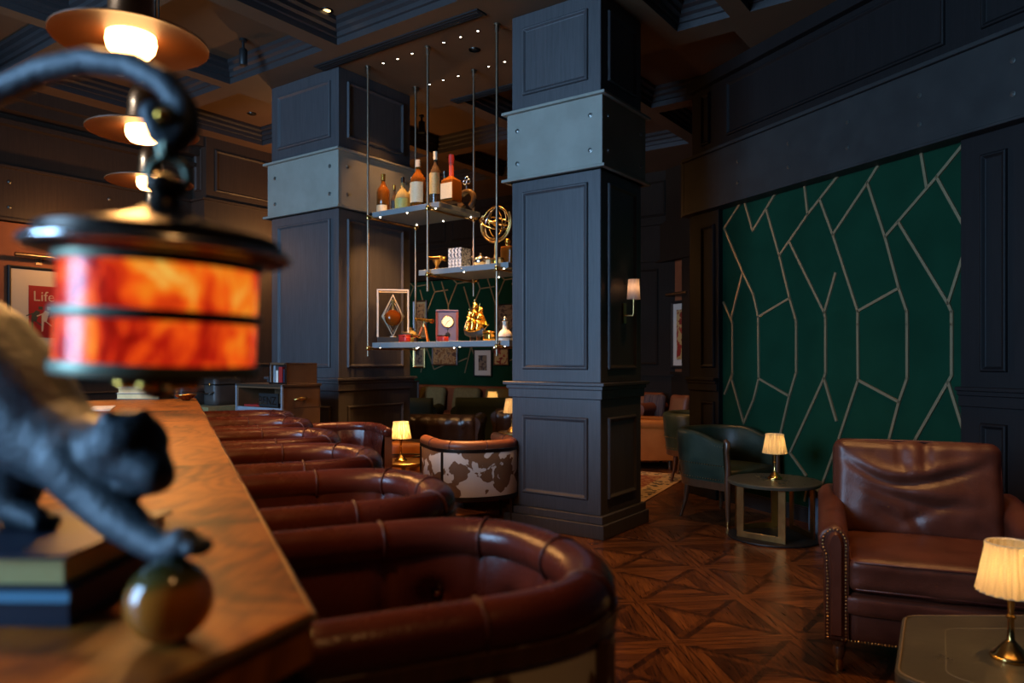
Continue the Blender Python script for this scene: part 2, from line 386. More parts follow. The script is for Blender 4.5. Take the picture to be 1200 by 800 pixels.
def mk_floor():
    m, nt, b = newmat('panel parquet'); S = .6
    v = coord(nt, (1/S,)*3, (0, 0, -R(7.5)))
    mp = v.node; mp.inputs['Location'].default_value = (-.01, .43, 0)
    sp = nt.nodes.new('ShaderNodeSeparateXYZ'); nt.links.new(v, sp.inputs[0])
    fx = mth(nt, 'SUBTRACT', mth(nt, 'FRACT', sp.outputs[0]), .5); fy = mth(nt, 'SUBTRACT', mth(nt, 'FRACT', sp.outputs[1]), .5)
    a = mth(nt, 'ABSOLUTE', fx); c = mth(nt, 'ABSOLUTE', fy)
    mx = mth(nt, 'MAXIMUM', a, c)
    border = mth(nt, 'GREATER_THAN', mx, .425)
    diag = mth(nt, 'LESS_THAN', mth(nt, 'ABSOLUTE', mth(nt, 'SUBTRACT', a, c)), .075)
    sector = mth(nt, 'GREATER_THAN', a, c)
    gx = noise_tex(nt, coord(nt, (3, 60, 1), (0, 0, -R(7.5))), 1.6, 5, .6, .4)
    gy = noise_tex(nt, coord(nt, (60, 3, 1), (0, 0, -R(7.5))), 1.6, 5, .6, .4)
    gd = noise_tex(nt, coord(nt, (40, 6, 1), (0, 0, R(37))), 1.6, 5, .6, .4)
    def mixf(f, p, q): return mth(nt, 'ADD', mth(nt, 'MULTIPLY', p, mth(nt, 'SUBTRACT', 1, f)), mth(nt, 'MULTIPLY', q, f))
    g = mixf(sector, gx, gy)
    # plank joints inside each quarter
    px_ = mth(nt, 'FRACT', mth(nt, 'MULTIPLY', mixf(sector, fy, fx), 9)); joint = mth(nt, 'LESS_THAN', px_, .06)
    wn = nt.nodes.new('ShaderNodeTexWhiteNoise'); wn.noise_dimensions = '3D'
    cb = nt.nodes.new('ShaderNodeCombineXYZ')
    nt.links.new(mth(nt, 'ADD', mth(nt, 'FLOOR', sp.outputs[0]), mth(nt, 'MULTIPLY', sector, .37)), cb.inputs[0])
    nt.links.new(mth(nt, 'FLOOR', sp.outputs[1]), cb.inputs[1])
    nt.links.new(mth(nt, 'FLOOR', mth(nt, 'MULTIPLY', mixf(sector, fy, fx), 9)), cb.inputs[2]); nt.links.new(cb.outputs[0], wn.inputs[0])
    tone = mth(nt, 'MULTIPLY_ADD', wn.outputs[0], .34, -.17)
    inner = mth(nt, 'ADD', mth(nt, 'ADD', g, tone), mth(nt, 'MULTIPLY', joint, -.2))
    s1 = mth(nt, 'ADD', gd, mth(nt, 'MULTIPLY_ADD', sector, .16, -.20))
    s2 = mth(nt, 'ADD', mixf(sector, gx, gy), .05)
    k = mixf(border, mixf(diag, inner, s1), s2)
    edge = mth(nt, 'LESS_THAN', mth(nt, 'ABSOLUTE', mth(nt, 'SUBTRACT', mx, .425)), .006)
    edge2 = mth(nt, 'GREATER_THAN', mx, .495)
    k = mth(nt, 'SUBTRACT', k, mth(nt, 'MULTIPLY', mth(nt, 'MAXIMUM', edge, edge2), .3))
    nt.links.new(ramp(nt, k, [(.14, (.010, .004, .002)), (.36, (.045, .016, .006)), (.60, (.115, .043, .015)), (.82, (.20, .080, .028))]), b.inputs['Base Color'])
    rr = mth(nt, 'MULTIPLY_ADD', g, .2, .20); nt.links.new(rr, b.inputs['Roughness'])
    bump(nt, b, k, .12, .003); return m
M['floor'] = mk_floor()
def mk_rug():
    m, nt, b = newmat('woven rug'); v = coord(nt)
    sp = nt.nodes.new('ShaderNodeSeparateXYZ'); nt.links.new(v, sp.inputs[0])
    ex = mth(nt, 'SUBTRACT', 1.1, mth(nt, 'ABSOLUTE', sp.outputs[0])); ey = mth(nt, 'SUBTRACT', .5, mth(nt, 'ABSOLUTE', sp.outputs[1]))
    e = mth(nt, 'MINIMUM', ex, ey)
    vo = nt.nodes.new('ShaderNodeTexVoronoi'); vo.inputs['Scale'].default_value = 14; nt.links.new(v, vo.inputs['Vector'])
    mot = mth(nt, 'LESS_THAN', vo.outputs['Distance'], .42)
    field = mixc(nt, mot, (.20, .05, .02), (.30, .17, .08)); bord = mixc(nt, mot, (.42, .30, .17), (.06, .05, .04))
    c = mixc(nt, mth(nt, 'LESS_THAN', e, .24), field, bord)
    c = mixc(nt, mth(nt, 'LESS_THAN', e, .04), c, (.45, .30, .18))
    nt.links.new(c, b.inputs['Base Color']); b.inputs['Roughness'].default_value = .95
    bump(nt, b, noise_tex(nt, v, 200, 2), .3, .004); return m
M['rug'] = mk_rug()
def mk_print(name, cols, sc=14):
    m, nt, b = newmat(name); v = coord(nt)
    nt.links.new(ramp(nt, noise_tex(nt, v, sc, 3, .5, .6), [(.3+.4*i/max(1, len(cols)-1), c) for i, c in enumerate(cols)], 'CONSTANT'), b.inputs['Base Color'])
    b.inputs['Roughness'].default_value = .5; return m
M['print_red'] = plain('red print', (.30, .014, .012), .5)
M['print_warm'] = mk_print('warm abstract print', [(.25, .10, .03), (.45, .25, .10), (.12, .05, .03), (.55, .40, .22)])
M['print_red2'] = mk_print('red and cream abstract print', [(.30, .03, .02), (.5, .35, .14), (.22, .02, .015), (.45, .08, .03)], 8)
M['print_dark'] = mk_print('dark abstract print', [(.03, .03, .035), (.22, .16, .10), (.06, .03, .025), (.10, .09, .08)], 10)
M['label_cream'] = mk_print('cream printed label', [(.62, .50, .28), (.66, .55, .33), (.52, .40, .22), (.64, .53, .3)], 160)
M['label_amber'] = mk_print('amber printed label', [(.52, .31, .08), (.62, .40, .13), (.44, .24, .06), (.55, .34, .1)], 120)
M['label_olive'] = mk_print('olive printed label', [(.34, .30, .05), (.5, .44, .12), (.28, .24, .05), (.42, .36, .08)], 120)
M['book_spine'] = mk_print('blue and white spine', [(.05, .08, .13), (.5, .55, .58), (.06, .09, .15), (.4, .45, .5)], 38)
M['dark_green'] = plain('bottle green velvet', (.008, .018, .010), .8)
# ------------------------------------------------------------------ camera and world
cam = bpy.data.cameras.new('camera'); co = bpy.data.objects.new('camera', cam); C.objects.link(co)
co.location = (0, 0, HC); co.rotation_euler = (PI/2, 0, 0)
cam.sensor_width = 36; cam.lens = F*36/1200; cam.shift_y = 21/1200
cam.clip_start = .02; cam.clip_end = 80
cam.dof.use_dof = True; cam.dof.focus_distance = 5.2; cam.dof.aperture_fstop = 2.7
SC.camera = co
w = bpy.data.worlds.new('world'); SC.world = w; w.use_nodes = True
w.node_tree.nodes['Background'].inputs[0].default_value = (.35, .55, 1, 1); w.node_tree.nodes['Background'].inputs[1].default_value = .5
SC.view_settings.view_transform = 'Standard'; SC.view_settings.look = 'None'; SC.view_settings.gamma = 1; SC.view_settings.use_curve_mapping = False
SC.view_settings.exposure = 0
SC.cycles.use_denoising = True; SC.cycles.max_bounces = 8; SC.cycles.diffuse_bounces = 4; SC.cycles.glossy_bounces = 4
SC.cycles.transmission_bounces = 6; SC.cycles.transparent_max_bounces = 12; SC.cycles.sample_clamp_indirect = 6; SC.cycles.caustics_refractive = False; SC.cycles.caustics_reflective = False
CEIL = 4.08; Z1, Z2 = 2.75, 3.31        # underside and top of the riveted band that runs round the room
UX, UZ = Vector((1, 0, 0)), Vector((0, 0, 1))
# ------------------------------------------------------------------ floor and ceiling
b = MB(); b.poly([G(-3.4, -8.8), G(12.3, -8.8), G(12.3, 7.3), G(-3.4, 7.3)]); struct(b.build('floor', M['floor']))
cof = []
dcols = [(.45, 1.85), (2.0, 3.4), (3.58, 4.95)]
for r0, r1 in ((-6.1, -4.9), (-4.7, -3.3), (-3.13, -1.73), (-1.56, -.16), (.02, 1.30)):
    for d0, d1 in dcols+[(5.12, 6.5), (6.7, 8.1), (8.3, 9.7), (9.9, 11.3)]: cof.append((d0, d1, r0, r1))
cof += [(.45, 1.85, 1.5, 2.8), (6.11, 6.56, 1.45, 2.78), (6.72, 7.6, 1.45, 2.78)]
for d0, d1 in dcols+[(5.12, 6.5)]:
    cof += [(d0, d1, 3.05, 4.4), (d0, d1, 4.6, 5.9)]
ds = sorted({-3.4, 12.3}|{c[0] for c in cof}|{c[1] for c in cof}); rs = sorted({-8.8, 7.3}|{c[2] for c in cof}|{c[3] for c in cof})
b = MB()
for i in range(len(ds)-1):
    for j in range(len(rs)-1):
        dm, rm = (ds[i]+ds[i+1])/2, (rs[j]+rs[j+1])/2
        if any(c[0] < dm < c[1] and c[2] < rm < c[3] for c in cof): continue
        b.poly([G(ds[i], rs[j], CEIL), G(ds[i], rs[j+1], CEIL), G(ds[i+1], rs[j+1], CEIL), G(ds[i+1], rs[j], CEIL)])
for d0, d1, r0, r1 in cof:
    prof = [(0, 0), (0, .055), (.022, .06), (.022, .10), (.05, .115), (.05, .15), (.085, .165), (.085, .20)]
    rows = []
    for ins, z in prof: rows.append([G(d0+ins, r0+ins, CEIL+z), G(d1-ins, r0+ins, CEIL+z), G(d1-ins, r1-ins, CEIL+z), G(d0+ins, r1-ins, CEIL+z)])
    b.cur = 1; b.quad_grid(rows, close_v=True); b.cur = 0; b.poly(rows[-1])
b.cur = 0
struct(b.build('ceiling', [M['ceiling'], M['ceil_wood']], merge=False))
# air slots in the ceiling on either side of the hanging rack
def slot(d0, d1, r0, r1):
    m = MB(); m.box(d0, d1, r0, r1, CEIL-.012, CEIL+.01)
    for k in range(3): m.box(d0+.02, d1-.02, r0+.025+k*.03, r0+.035+k*.03, CEIL-.018, CEIL-.006)
    return m
for k, (dd, rr, lab) in enumerate([((3.05, 5.0), 1.48, 'long black air slot in the ceiling in front of the hanging rack'), ((3.5, 5.05), 2.92, 'long black air slot in the ceiling behind the hanging rack')]):
    o = slot(dd[0], dd[1], rr, rr+.12).build('ceiling_vent', M['black'], rz=GA, loc=GO); tag(o, lab, 'air vent', 'air slots in the ceiling')
# ------------------------------------------------------------------ columns
def col_side(mb, o, ux, L, nrm, wood_i=0):
    mg = .105
    for z0, z1 in ((.27, .89), (1.25, 2.665), (3.43, 3.97)):
        mb.panel(o+ux*mg+UZ*z0, ux, UZ, L-2*mg, z1-z0, nrm)
def column(d0, d1, r0, r1, sides, name='column'):
    m = MB()
    def ring(z0, z1, ov): m.box(d0-ov, d1+ov, r0-ov, r1+ov, z0, z1)
    ring(0, .105, .05); ring(.105, .165, .03); ring(.165, 1.03, 0); ring(1.03, 1.10, .022); ring(1.10, 1.13, .034); ring(1.13, 1.155, .055)
    ring(1.155, Z1, 0); ring(Z2, CEIL, 0)
    if 'f' in sides: col_side(m, Vector((d0, r0, 0)), UX, d1-d0, Vector((0, -1, 0)))
    if 'r' in sides: col_side(m, Vector((d1, r0, 0)), Vector((0, 1, 0)), r1-r0, UX)
    if 'l' in sides: col_side(m, Vector((d0, r1, 0)), Vector((0, -1, 0)), r1-r0, -UX)
    if 'b' in sides: col_side(m, Vector((d1, r1, 0)), -UX, d1-d0, Vector((0, 1, 0)))
    o = m.build(name, M['oak'], loc=GO, rz=GA, bevel=.004, seg=1); struct(o)
    bd = MB(); ov = .028
    bd.box(d0-ov, d1+ov, r0-ov, r1+ov, Z1, Z2)
    for z in (Z1, Z2-.022): bd.box(d0-ov-.035, d1+ov+.035, r0-ov-.035, r1+ov+.035, z, z+.022)
    bo = bd.build('column_band', M['band'], o, bevel=.003, seg=1)
    pts = []
    for z in (Z1+.14, Z2-.16):
        for t in (.09, .91):
            if 'f' in sides: pts.append((lerp(d0, d1, t), r0-ov, z, R(90), 0))
            if 'r' in sides: pts.append((d1+ov, lerp(r0, r1, t), z, 0, R(90)))
    for x, y, z, ax, ay in pts:
        q = MB(); q.lathe([(.019, 0), (.019, .003), (.012, .004), (.011, .009), (.006, .011), (0, .011)], 12, T=Matrix.Rotation(ax, 3, 'X') @ Matrix.Rotation(ay, 3, 'Y'))
        q.build('bolt', M['bolt'], o, smooth=35, loc=(x, y, z))
    return o
column(5.12, 5.93, 1.78, 2.46, 'fr'); column(2.23, 3.234, 1.62, 2.59, 'frb')
# ------------------------------------------------------------------ left wall with its pilaster
m = MB(); m.box(-.3, -.1, -8.7, 3.6, 1.14, Z1); struct(m.build('wall_left', M['orange_wall'], loc=GO, rz=GA))
m = MB(); m.box(-.3, -.08, -8.7, 3.6, .16, 1.10); m.box(-.3, -.05, -8.7, 3.6, 1.10, 1.15); m.box(-.3, -.05, -8.7, 3.6, 0, .16)
m.box(-.3, -.08, -8.7, 3.6, Z2, CEIL)
for k in range(5):
    r0 = -4.6+k*2.25
    if k == 3: continue
    m.panel(Vector((-.08, r0+1.9, .27)), Vector((0, -1, 0)), UZ, 1.7, .7, UX); 
m.box(-.3, .02, -8.7, 3.6, Z2+.42, Z2+.47); m.box(-.3, .10, -8.7, 3.6, CEIL-.22, CEIL-.12); m.box(-.3, .2, -8.7, 3.6, CEIL-.12, CEIL)
m.box(-.1, .22, 2.15, 3.3, 0, Z1); m.box(-.1, .22, 2.15, 3.3, Z2, CEIL)
m.panel(Vector((.22, 2.27, 3.42)), Vector((0, 1, 0)), UZ, .9, .52, UX); m.panel(Vector((-.02, 2.15, 3.42)), UX, UZ, .16, .52, Vector((0, -1, 0)))
m.panel(Vector((.22, 2.27, 1.25)), Vector((0, 1, 0)), UZ, .9, 1.4, UX)
lw = struct(m.build('trim_1', M['brown_wall'], loc=GO, rz=GA))
m = MB(); m.box(-.3, -.02, -8.7, 3.6, Z1, Z2)
for z in (Z1, Z2-.025): m.box(-.3, .03, -8.7, 3.6, z, z+.025)
m.box(-.1, .26, 2.1, 3.35, Z1, Z2)
for z in (Z1, Z2-.025): m.box(-.1, .30, 2.06, 3.39, z, z+.025)
bo = m.build('wall_band', M['brown_wall'], lw)
for (u, v) in ((48, 222), (48, 245), (118, 234), (20, 215)):
    pass
for r in (-.9, .1, 1.1):
    for z in (Z1+.14, Z2-.16):
        q = MB(); q.ball((-.02, r, z), (.012, .02, .02), 6, 10); q.build('bolt', M['bolt'], lw, smooth=60)
# ------------------------------------------------------------------ right wall (turned 31 degrees from the grid)
W0 = Vector((2.34, 6.25, 0)); WA = math.atan2(-.918, .397)
WX = Vector((math.cos(WA), math.sin(WA), 0)); WY = Vector((-math.sin(WA), math.cos(WA), 0))   # WY points out of the room
def WL(u, v, yo=0):
    k = Vector(((u-CX)/F, 1, 0)); Y = (yo+W0.dot(WY))/k.dot(WY); P = k*Y
    return (P-W0).dot(WX), HC-(v-CY)*Y/F
xg0, xg1 = WL(848, 421)[0], WL(1133, 421)[0]; XE = -1.28; PY = -.06
m = MB(); m.box(XE, 6.2, 0, .2, 0, Z1); m.box(XE, 6.2, -.03, .2, Z2, CEIL); m.box(XE, 6.2, -.10, .2, CEIL-.11, CEIL)
m.box(XE, xg0, PY, 0, 0, Z1); m.box(xg1, xg1+1.0, PY, 0, 0, Z1)
m.box(xg1+1.0, 6.2, PY+.03, 0, 0, Z1)
for a, c in ((XE, xg0), (xg1, xg1+1.0)):
    m.box(a-.0, c, PY-.025, PY, 1.03, 1.10); m.box(a-.0, c, PY-.04, PY, 1.10, 1.13); m.box(a, c+.0, PY-.06, PY, 1.13, 1.155)
    m.box(a, c, PY-.03, PY, 0, .16)
NY = Vector((0, -1, 0))
ua = [WL(u, 421, PY)[0] for u in (822, 838, 1149, 1181)]
for a, c in ((ua[0], ua[1]), (ua[2], ua[3]), (ua[3]+.12, ua[3]+.52)):
    for z0, z1 in ((1.25, 2.62), (.25, .93)): m.panel(Vector((a, PY if a < xg1+1 else PY+.03, z0)), UX, UZ, c-a, z1-z0, NY)
ub = [WL(u, 100, -.03)[0] for u in (822, 832, 852, 1108, 1150)]
for a, c in ((ub[0], ub[1]), (ub[2], ub[3]), (ub[4], ub[4]+1.6)): m.panel(Vector((a, -.03, 3.42)), UX, UZ, c-a, .5, NY)
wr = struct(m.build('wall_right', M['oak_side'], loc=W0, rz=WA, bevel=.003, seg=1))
m = MB(); m.box(xg0, xg1, -.012, .0, .12, Z1); gp = m.build('fabric_panel', M['green_wall'], wr)
m = MB(); m.box(XE, 6.2, -.13, 0, Z1, Z2-.03); m.box(XE, 6.2, -.155, 0, Z1, Z1+.02); m.box(XE, 6.2, -.16, 0, Z2-.03, Z2); m.box(XE-.05, XE, -.13, .2, Z1, Z2)
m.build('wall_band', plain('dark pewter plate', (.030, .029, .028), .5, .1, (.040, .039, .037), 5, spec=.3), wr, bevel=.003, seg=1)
for pr in ((1187, 71, 110), (1077.5, 112, 146), (993, 143, 173), (924, 168, 195.5), (864.5, 189, 214)):
    for v in pr[1:]:
        x, z = WL(pr[0], v, -.13); q = MB()
        q.lathe([(.017, 0), (.017, .003), (.010, .004), (.009, .009), (0, .010)], 12, T=Matrix.Rotation(R(90), 3, 'X')); q.build('bolt', M['bolt'], wr, smooth=35, loc=(x, -.13, z))
A = lambda x, y: (840+x/4, 200+y/4)
B = lambda x, y: (840+x/3.6367, 380+y/3.6367)
segs = [[A(110, 152), A(38, 270), A(125, 475), A(175, 580), A(198, 685), B(180, 0), B(182, 230), B(160, 320), B(118, 420), B(66, 232), B(70, 210), A(77, 715), A(70, 695), A(125, 475)],
 [A(35, 618), A(70, 695)], [B(70, 210), B(37, 295)], [A(135, 150), A(172, 282), A(275, 108)],
 [A(235, 180), A(297, 397), A(345, 597), A(375, 700), B(342, 0), B(342, 205), B(312, 305), B(262, 520), B(245, 600)],
 [A(297, 397), A(430, 205), A(568, 26)], [A(415, 68), A(430, 203)], [A(345, 335), A(508, 665), A(513, 690), B(467, 0), B(467, 208), B(460, 230), B(315, 547), B(383, 642)],
 [A(560, 482), A(508, 665)], [A(198, 685), A(345, 597)], [A(487, 135), A(548, 300), A(665, 658), B(604, 0), B(606, 237), B(522, 490), B(440, 715)],
 [A(548, 300), A(710, 57), A(758, -20)], [A(710, 57), A(793, 310), A(858, 550), A(895, 658), B(815, 0), B(815, 230), B(780, 330), B(738, 490), B(700, 620)], [A(665, 658), A(858, 550)],
 [A(793, 310), A(1035, 30), (1131, 168)], [A(988, 75), (1080.5, 177)], [A(855, 240), A(1088, 622), A(1105, 660), B(1005, 0), B(1005, 218), B(990, 245), B(850, 490), B(760, 650)],
 [A(1168, 370), A(1088, 622)], [A(1035, 30), A(1166, 265)], [B(990, 245), B(1064, 480)], [B(182, 230), B(312, 305)], [B(460, 230), B(512, 408)], [B(606, 237), B(780, 330)],
 [B(420, 695), B(440, 715)], [B(388, 700), B(378, 750)]]
m = MB()
def strip(m, a, c, y, wd=.010, t=.014):
    a, c = Vector((a[0], 0, a[1])), Vector((c[0], 0, c[1])); dr = (c-a)
    if dr.length < 1e-4: return
    dr.normalize(); n = Vector((dr.z, 0, -dr.x))*wd; a = a-dr*wd*.8; c = c+dr*wd*.8
    y0, y1 = Vector((0, y, 0)), Vector((0, y-t, 0))
    m.hexa([a-n+y0, c-n+y0, c+n+y0, a+n+y0, a-n+y1, c-n+y1, c+n+y1, a+n+y1])
for s in segs:
    for p, q in zip(s, s[1:]):
        a, c = WL(*p, -.012), WL(*q, -.012)
        a = (a[0], max(.13, min(Z1, a[1]))); c = (c[0], max(.13, min(Z1, c[1])))
        strip(m, a, c, -.012)
m.build('gilt_inlay', M['inlay'], gp)
m = MB(); m.box(xg0, xg1, -.035, 0, 0, .11); m.box(xg0, xg1, -.03, 0, .11, .125); struct(m.build('baseboard_right', M['skirt'], loc=W0, rz=WA))
# the recess behind the right wall and the far walls
m = MB(); m.box(XE, XE+.2, .2, 1.75, 0, CEIL); m.box(XE-.06, XE, .06, .2, 0, Z1); struct(m.build('wall_return', M['brown_dark'], loc=W0, rz=WA))
m = MB(); m.box(-4.3, XE+.1, 1.72, 1.9, 1.14, CEIL)
rc = struct(m.build('wall_recess', M['orange_wall'], loc=W0, rz=WA))
m = MB(); m.box(-4.3, XE+.1, 1.69, 1.72, 0, 1.12); m.box(-4.3, XE+.1, 1.66, 1.72, 1.12, 1.155); m.box(-4.3, XE+.1, 1.60, 1.9, Z1, Z2); m.box(-4.3, XE+.1, 1.56, 1.62, Z1-.02, Z1+.02)
def XY(u, yo): return WL(u, 421, yo)[0]
m.box(XY(803, 1.66), XY(803, 1.66)+.5, 1.60, 1.72, 0, Z1); m.box(XY(803, 1.6)-.03, XY(803, 1.66)+.5, 1.57, 1.72, 1.10, 1.16)
m.box(-4.3, XE+.1, 1.69, 1.9, Z2, CEIL)
m.build('wall_trim', M['brown_dark'], rc)
m = MB(); m.box(-3.3, 4.4, 7.0, 7.2, 0, CEIL); bw = struct(m.build('wall_back', M['green_wall'], loc=GO, rz=GA))
m = MB(); m.box(-3.3, 4.4, 6.9, 7.0, Z1, Z2); m.box(-3.3, 4.4, 6.97, 7.0, Z2, CEIL); m.box(-3.3, 4.4, 6.86, 7, Z2-.03, Z2); m.box(-3.3, 4.4, 6.86, 7, Z1, Z1+.03)
for k in range(7): m.panel(Vector((-3.05+k*1.05, 6.97, 3.42)), UX, UZ, .9, .52, NY)
m.box(3.55, 4.4, 6.9, 7, 0, Z1); m.panel(Vector((3.65, 6.9, 1.25)), UX, UZ, .42, 1.4, NY); m.box(3.52, 4.4, 6.87, 7, 1.09, 1.155)
m.build('wall_band', M['brown_dark'], bw)
m = MB()
for k in range(12):
    x = -2.6+k*.52; z = 1.55+(k % 2)*.12
    for a, c in (((x, z), (x, z+.62)), ((x, z+.62), (x+.2, z+1.0)), ((x+.2, z+1.0), (x+.5, z+1.02)), ((x, z+.62), (x-.16, z+1.05)), ((x, z), (x-.14, z-.45)), ((x, z), (x+.18, z-.4)), ((x+.18, z-.4), (x+.42, z-.32)), ((x+.2, z+1.0), (x+.12, 2.74))):
        strip(m, (min(3.5, a[0]), a[1]), (min(3.5, c[0]), min(2.74, c[1])), 7.0, .009)
m.build('gilt_inlay', M['inlay'], bw)
# ------------------------------------------------------------------ window wall behind the camera, and the wall that closes the room
WR = -6.2; wins = [(3.1, 4.45), (4.75, 6.1)]; ZA, ZB = .95, 3.9
m = MB(); m.box(-.3, 12.2, WR-.25, WR, 0, ZA); m.box(-.3, 12.2, WR-.25, WR, ZB, CEIL)
xs = [-.3]+[x for p in wins for x in p]+[12.2]
for k in range(0, len(xs), 2): m.box(xs[k], xs[k+1], WR-.25, WR, ZA, ZB)
struct(m.build('wall_front', M['oak_side'], loc=GO, rz=GA))
m = MB(); m.box(12.0, 12.2, -8.7, 1.2, 0, CEIL); struct(m.build('wall_side', M['oak_side'], loc=GO, rz=GA))
m = MB(); m.box(-3.4, -3.2, 3.4, 7.2, 0, CEIL); m.box(-3.4, -.3, 3.4, 3.6, 0, CEIL); struct(m.build('wall_alcove', M['brown_wall'], loc=GO, rz=GA))
m = MB(); m.box(2.05, 2.25, WR, -3.2, 0, CEIL); struct(m.build('added_light_block', M['oak_side'], loc=GO, rz=GA))  # unseen block added to keep daylight off the left wall
for k, (a, c) in enumerate(wins):
    m = MB()
    for x0, x1 in ((a, a+.06), (c-.06, c), ((a+c)/2-.025, (a+c)/2+.025)): m.box(x0, x1, WR-.17, WR-.09, ZA, ZB)
    for z in (ZA, ZB-.06, 2.6): m.box(a, c, WR-.17, WR-.09, z, z+.06)
    m.box(a-.05, c+.05, WR, WR+.1, ZA-.04, ZA)
    o = struct(m.build('window_%d' % (k+1), M['oak_side'], loc=GO, rz=GA))
    m = MB(); m.poly([Vector((a, WR-.13, ZA)), Vector((c, WR-.13, ZA)), Vector((c, WR-.13, ZB)), Vector((a, WR-.13, ZB))]); m.build('pane', M['glass'], o)
    l = bpy.data.lights.new('daylight', 'AREA'); l.shape = 'RECTANGLE'; l.size = c-a; l.size_y = ZB-ZA; l.color = (.34, .61, 1); l.energy = 470
    lo = bpy.data.objects.new('daylight', l); C.objects.link(lo); lo.location = G((a+c)/2, WR-.3, (ZA+ZB)/2)
    lo.rotation_euler = (R(90), 0, GA)      # faces into the room
    lo.rotation_euler = ER.to_track_quat('-Z', 'Y').to_euler()
# ------------------------------------------------------------------ bar counter
BA = R(24.5); BD = Vector((-math.sin(BA), math.cos(BA), 0)); BN = Vector((math.cos(BA), math.sin(BA), 0)); BC = Vector((-.19, .705, 0)); BZ = 1.09
def BP(b, n, z=0): return BC + BD*b + BN*n + Vector((0, 0, z))       # along the bar, out towards the stools
E2 = Vector((-.405, -.914, 0))
bt = thing('bar_counter', 'long polished wood bar counter running away from the camera', 'bar counter', BC)
L = 4.25
def loc2(v): v = v-BC; return (v.x, v.y)
p_end = BC+E2*.62
poly = [loc2(BC), loc2(BP(L, 0)), loc2(BP(L, -.75)), loc2(BP(-.1, -1.0)), loc2(p_end+Vector((-.75, .0, 0))), loc2(p_end)]
m = MB(); m.prism(poly, BZ-.05, BZ); m.build('counter_top', M['bar'], bt, bevel=.004)
def inset(d):
    return [loc2(BC+BD*.06-BN*d+E2*.0), loc2(BP(L-.02, -d)), loc2(BP(L-.02, -.73)), loc2(BP(0, -.95)), loc2(p_end+Vector((-.7, .06, 0))), loc2(p_end+Vector((-d, .06, 0)))]
m = MB(); m.prism(inset(.16), .08, BZ-.05); m.prism(inset(.12), 0, .09); m.build('counter_front', M['walnut'], bt, bevel=.004)
m = MB(); m.tube([Vector((*loc2(p_end), BZ-.006)), Vector((0, 0, BZ-.006)), Vector((*loc2(BP(L, 0)), BZ-.006))], .0045, 6); m.build('edge_strip', M['brass'], bt)
m = MB(); nrm = Vector((E2.y*-1, E2.x, 0))
m.prism([loc2(BC+BD*.03-BN*.03), loc2(p_end+Vector((-.03, .03, 0))), loc2(p_end+Vector((-.06, .03, 0))), loc2(BC+BD*.05-BN*.06)], BZ-.30, BZ-.05)
m.prism([loc2(BP(.04, -.03)), loc2(BP(L-.04, -.03)), loc2(BP(L-.04, -.06)), loc2(BP(.06, -.06))], BZ-.13, BZ-.05); m.build('apron', M['walnut'], bt)
# ------------------------------------------------------------------ tub seats (bar stools and low chairs share the shape)
def u_path(hw, xs, x1, x0, p=2.5, n=90):
    raw = []
    for i in range(12): raw.append(Vector((lerp(x0, xs, i/12), -hw, 0)))
    for i in range(61):
        t = -PI/2+PI*i/60; c, s_ = math.cos(t), math.sin(t)
        raw.append(Vector((xs+(x1-xs)*abs(c)**(2/p), hw*math.copysign(abs(s_)**(2/p), s_), 0)))
    for i in range(1, 13): raw.append(Vector((lerp(xs, x0, i/12), hw, 0)))
    d = [0]
    for a, b in zip(raw, raw[1:]): d.append(d[-1]+(b-a).length)
    out = []; k = 0
    for i in range(n+1):
        t = d[-1]*i/n
        while k < len(d)-2 and d[k+1] < t: k += 1
        f = (t-d[k])/max(1e-9, d[k+1]-d[k]); out.append(raw[k].lerp(raw[k+1], f))
    nr = []
    for i in range(n+1):
        t = out[min(n, i+1)]-out[max(0, i-1)]; t.normalize(); nr.append(Vector((t.y, -t.x, 0)))
    return out, nr
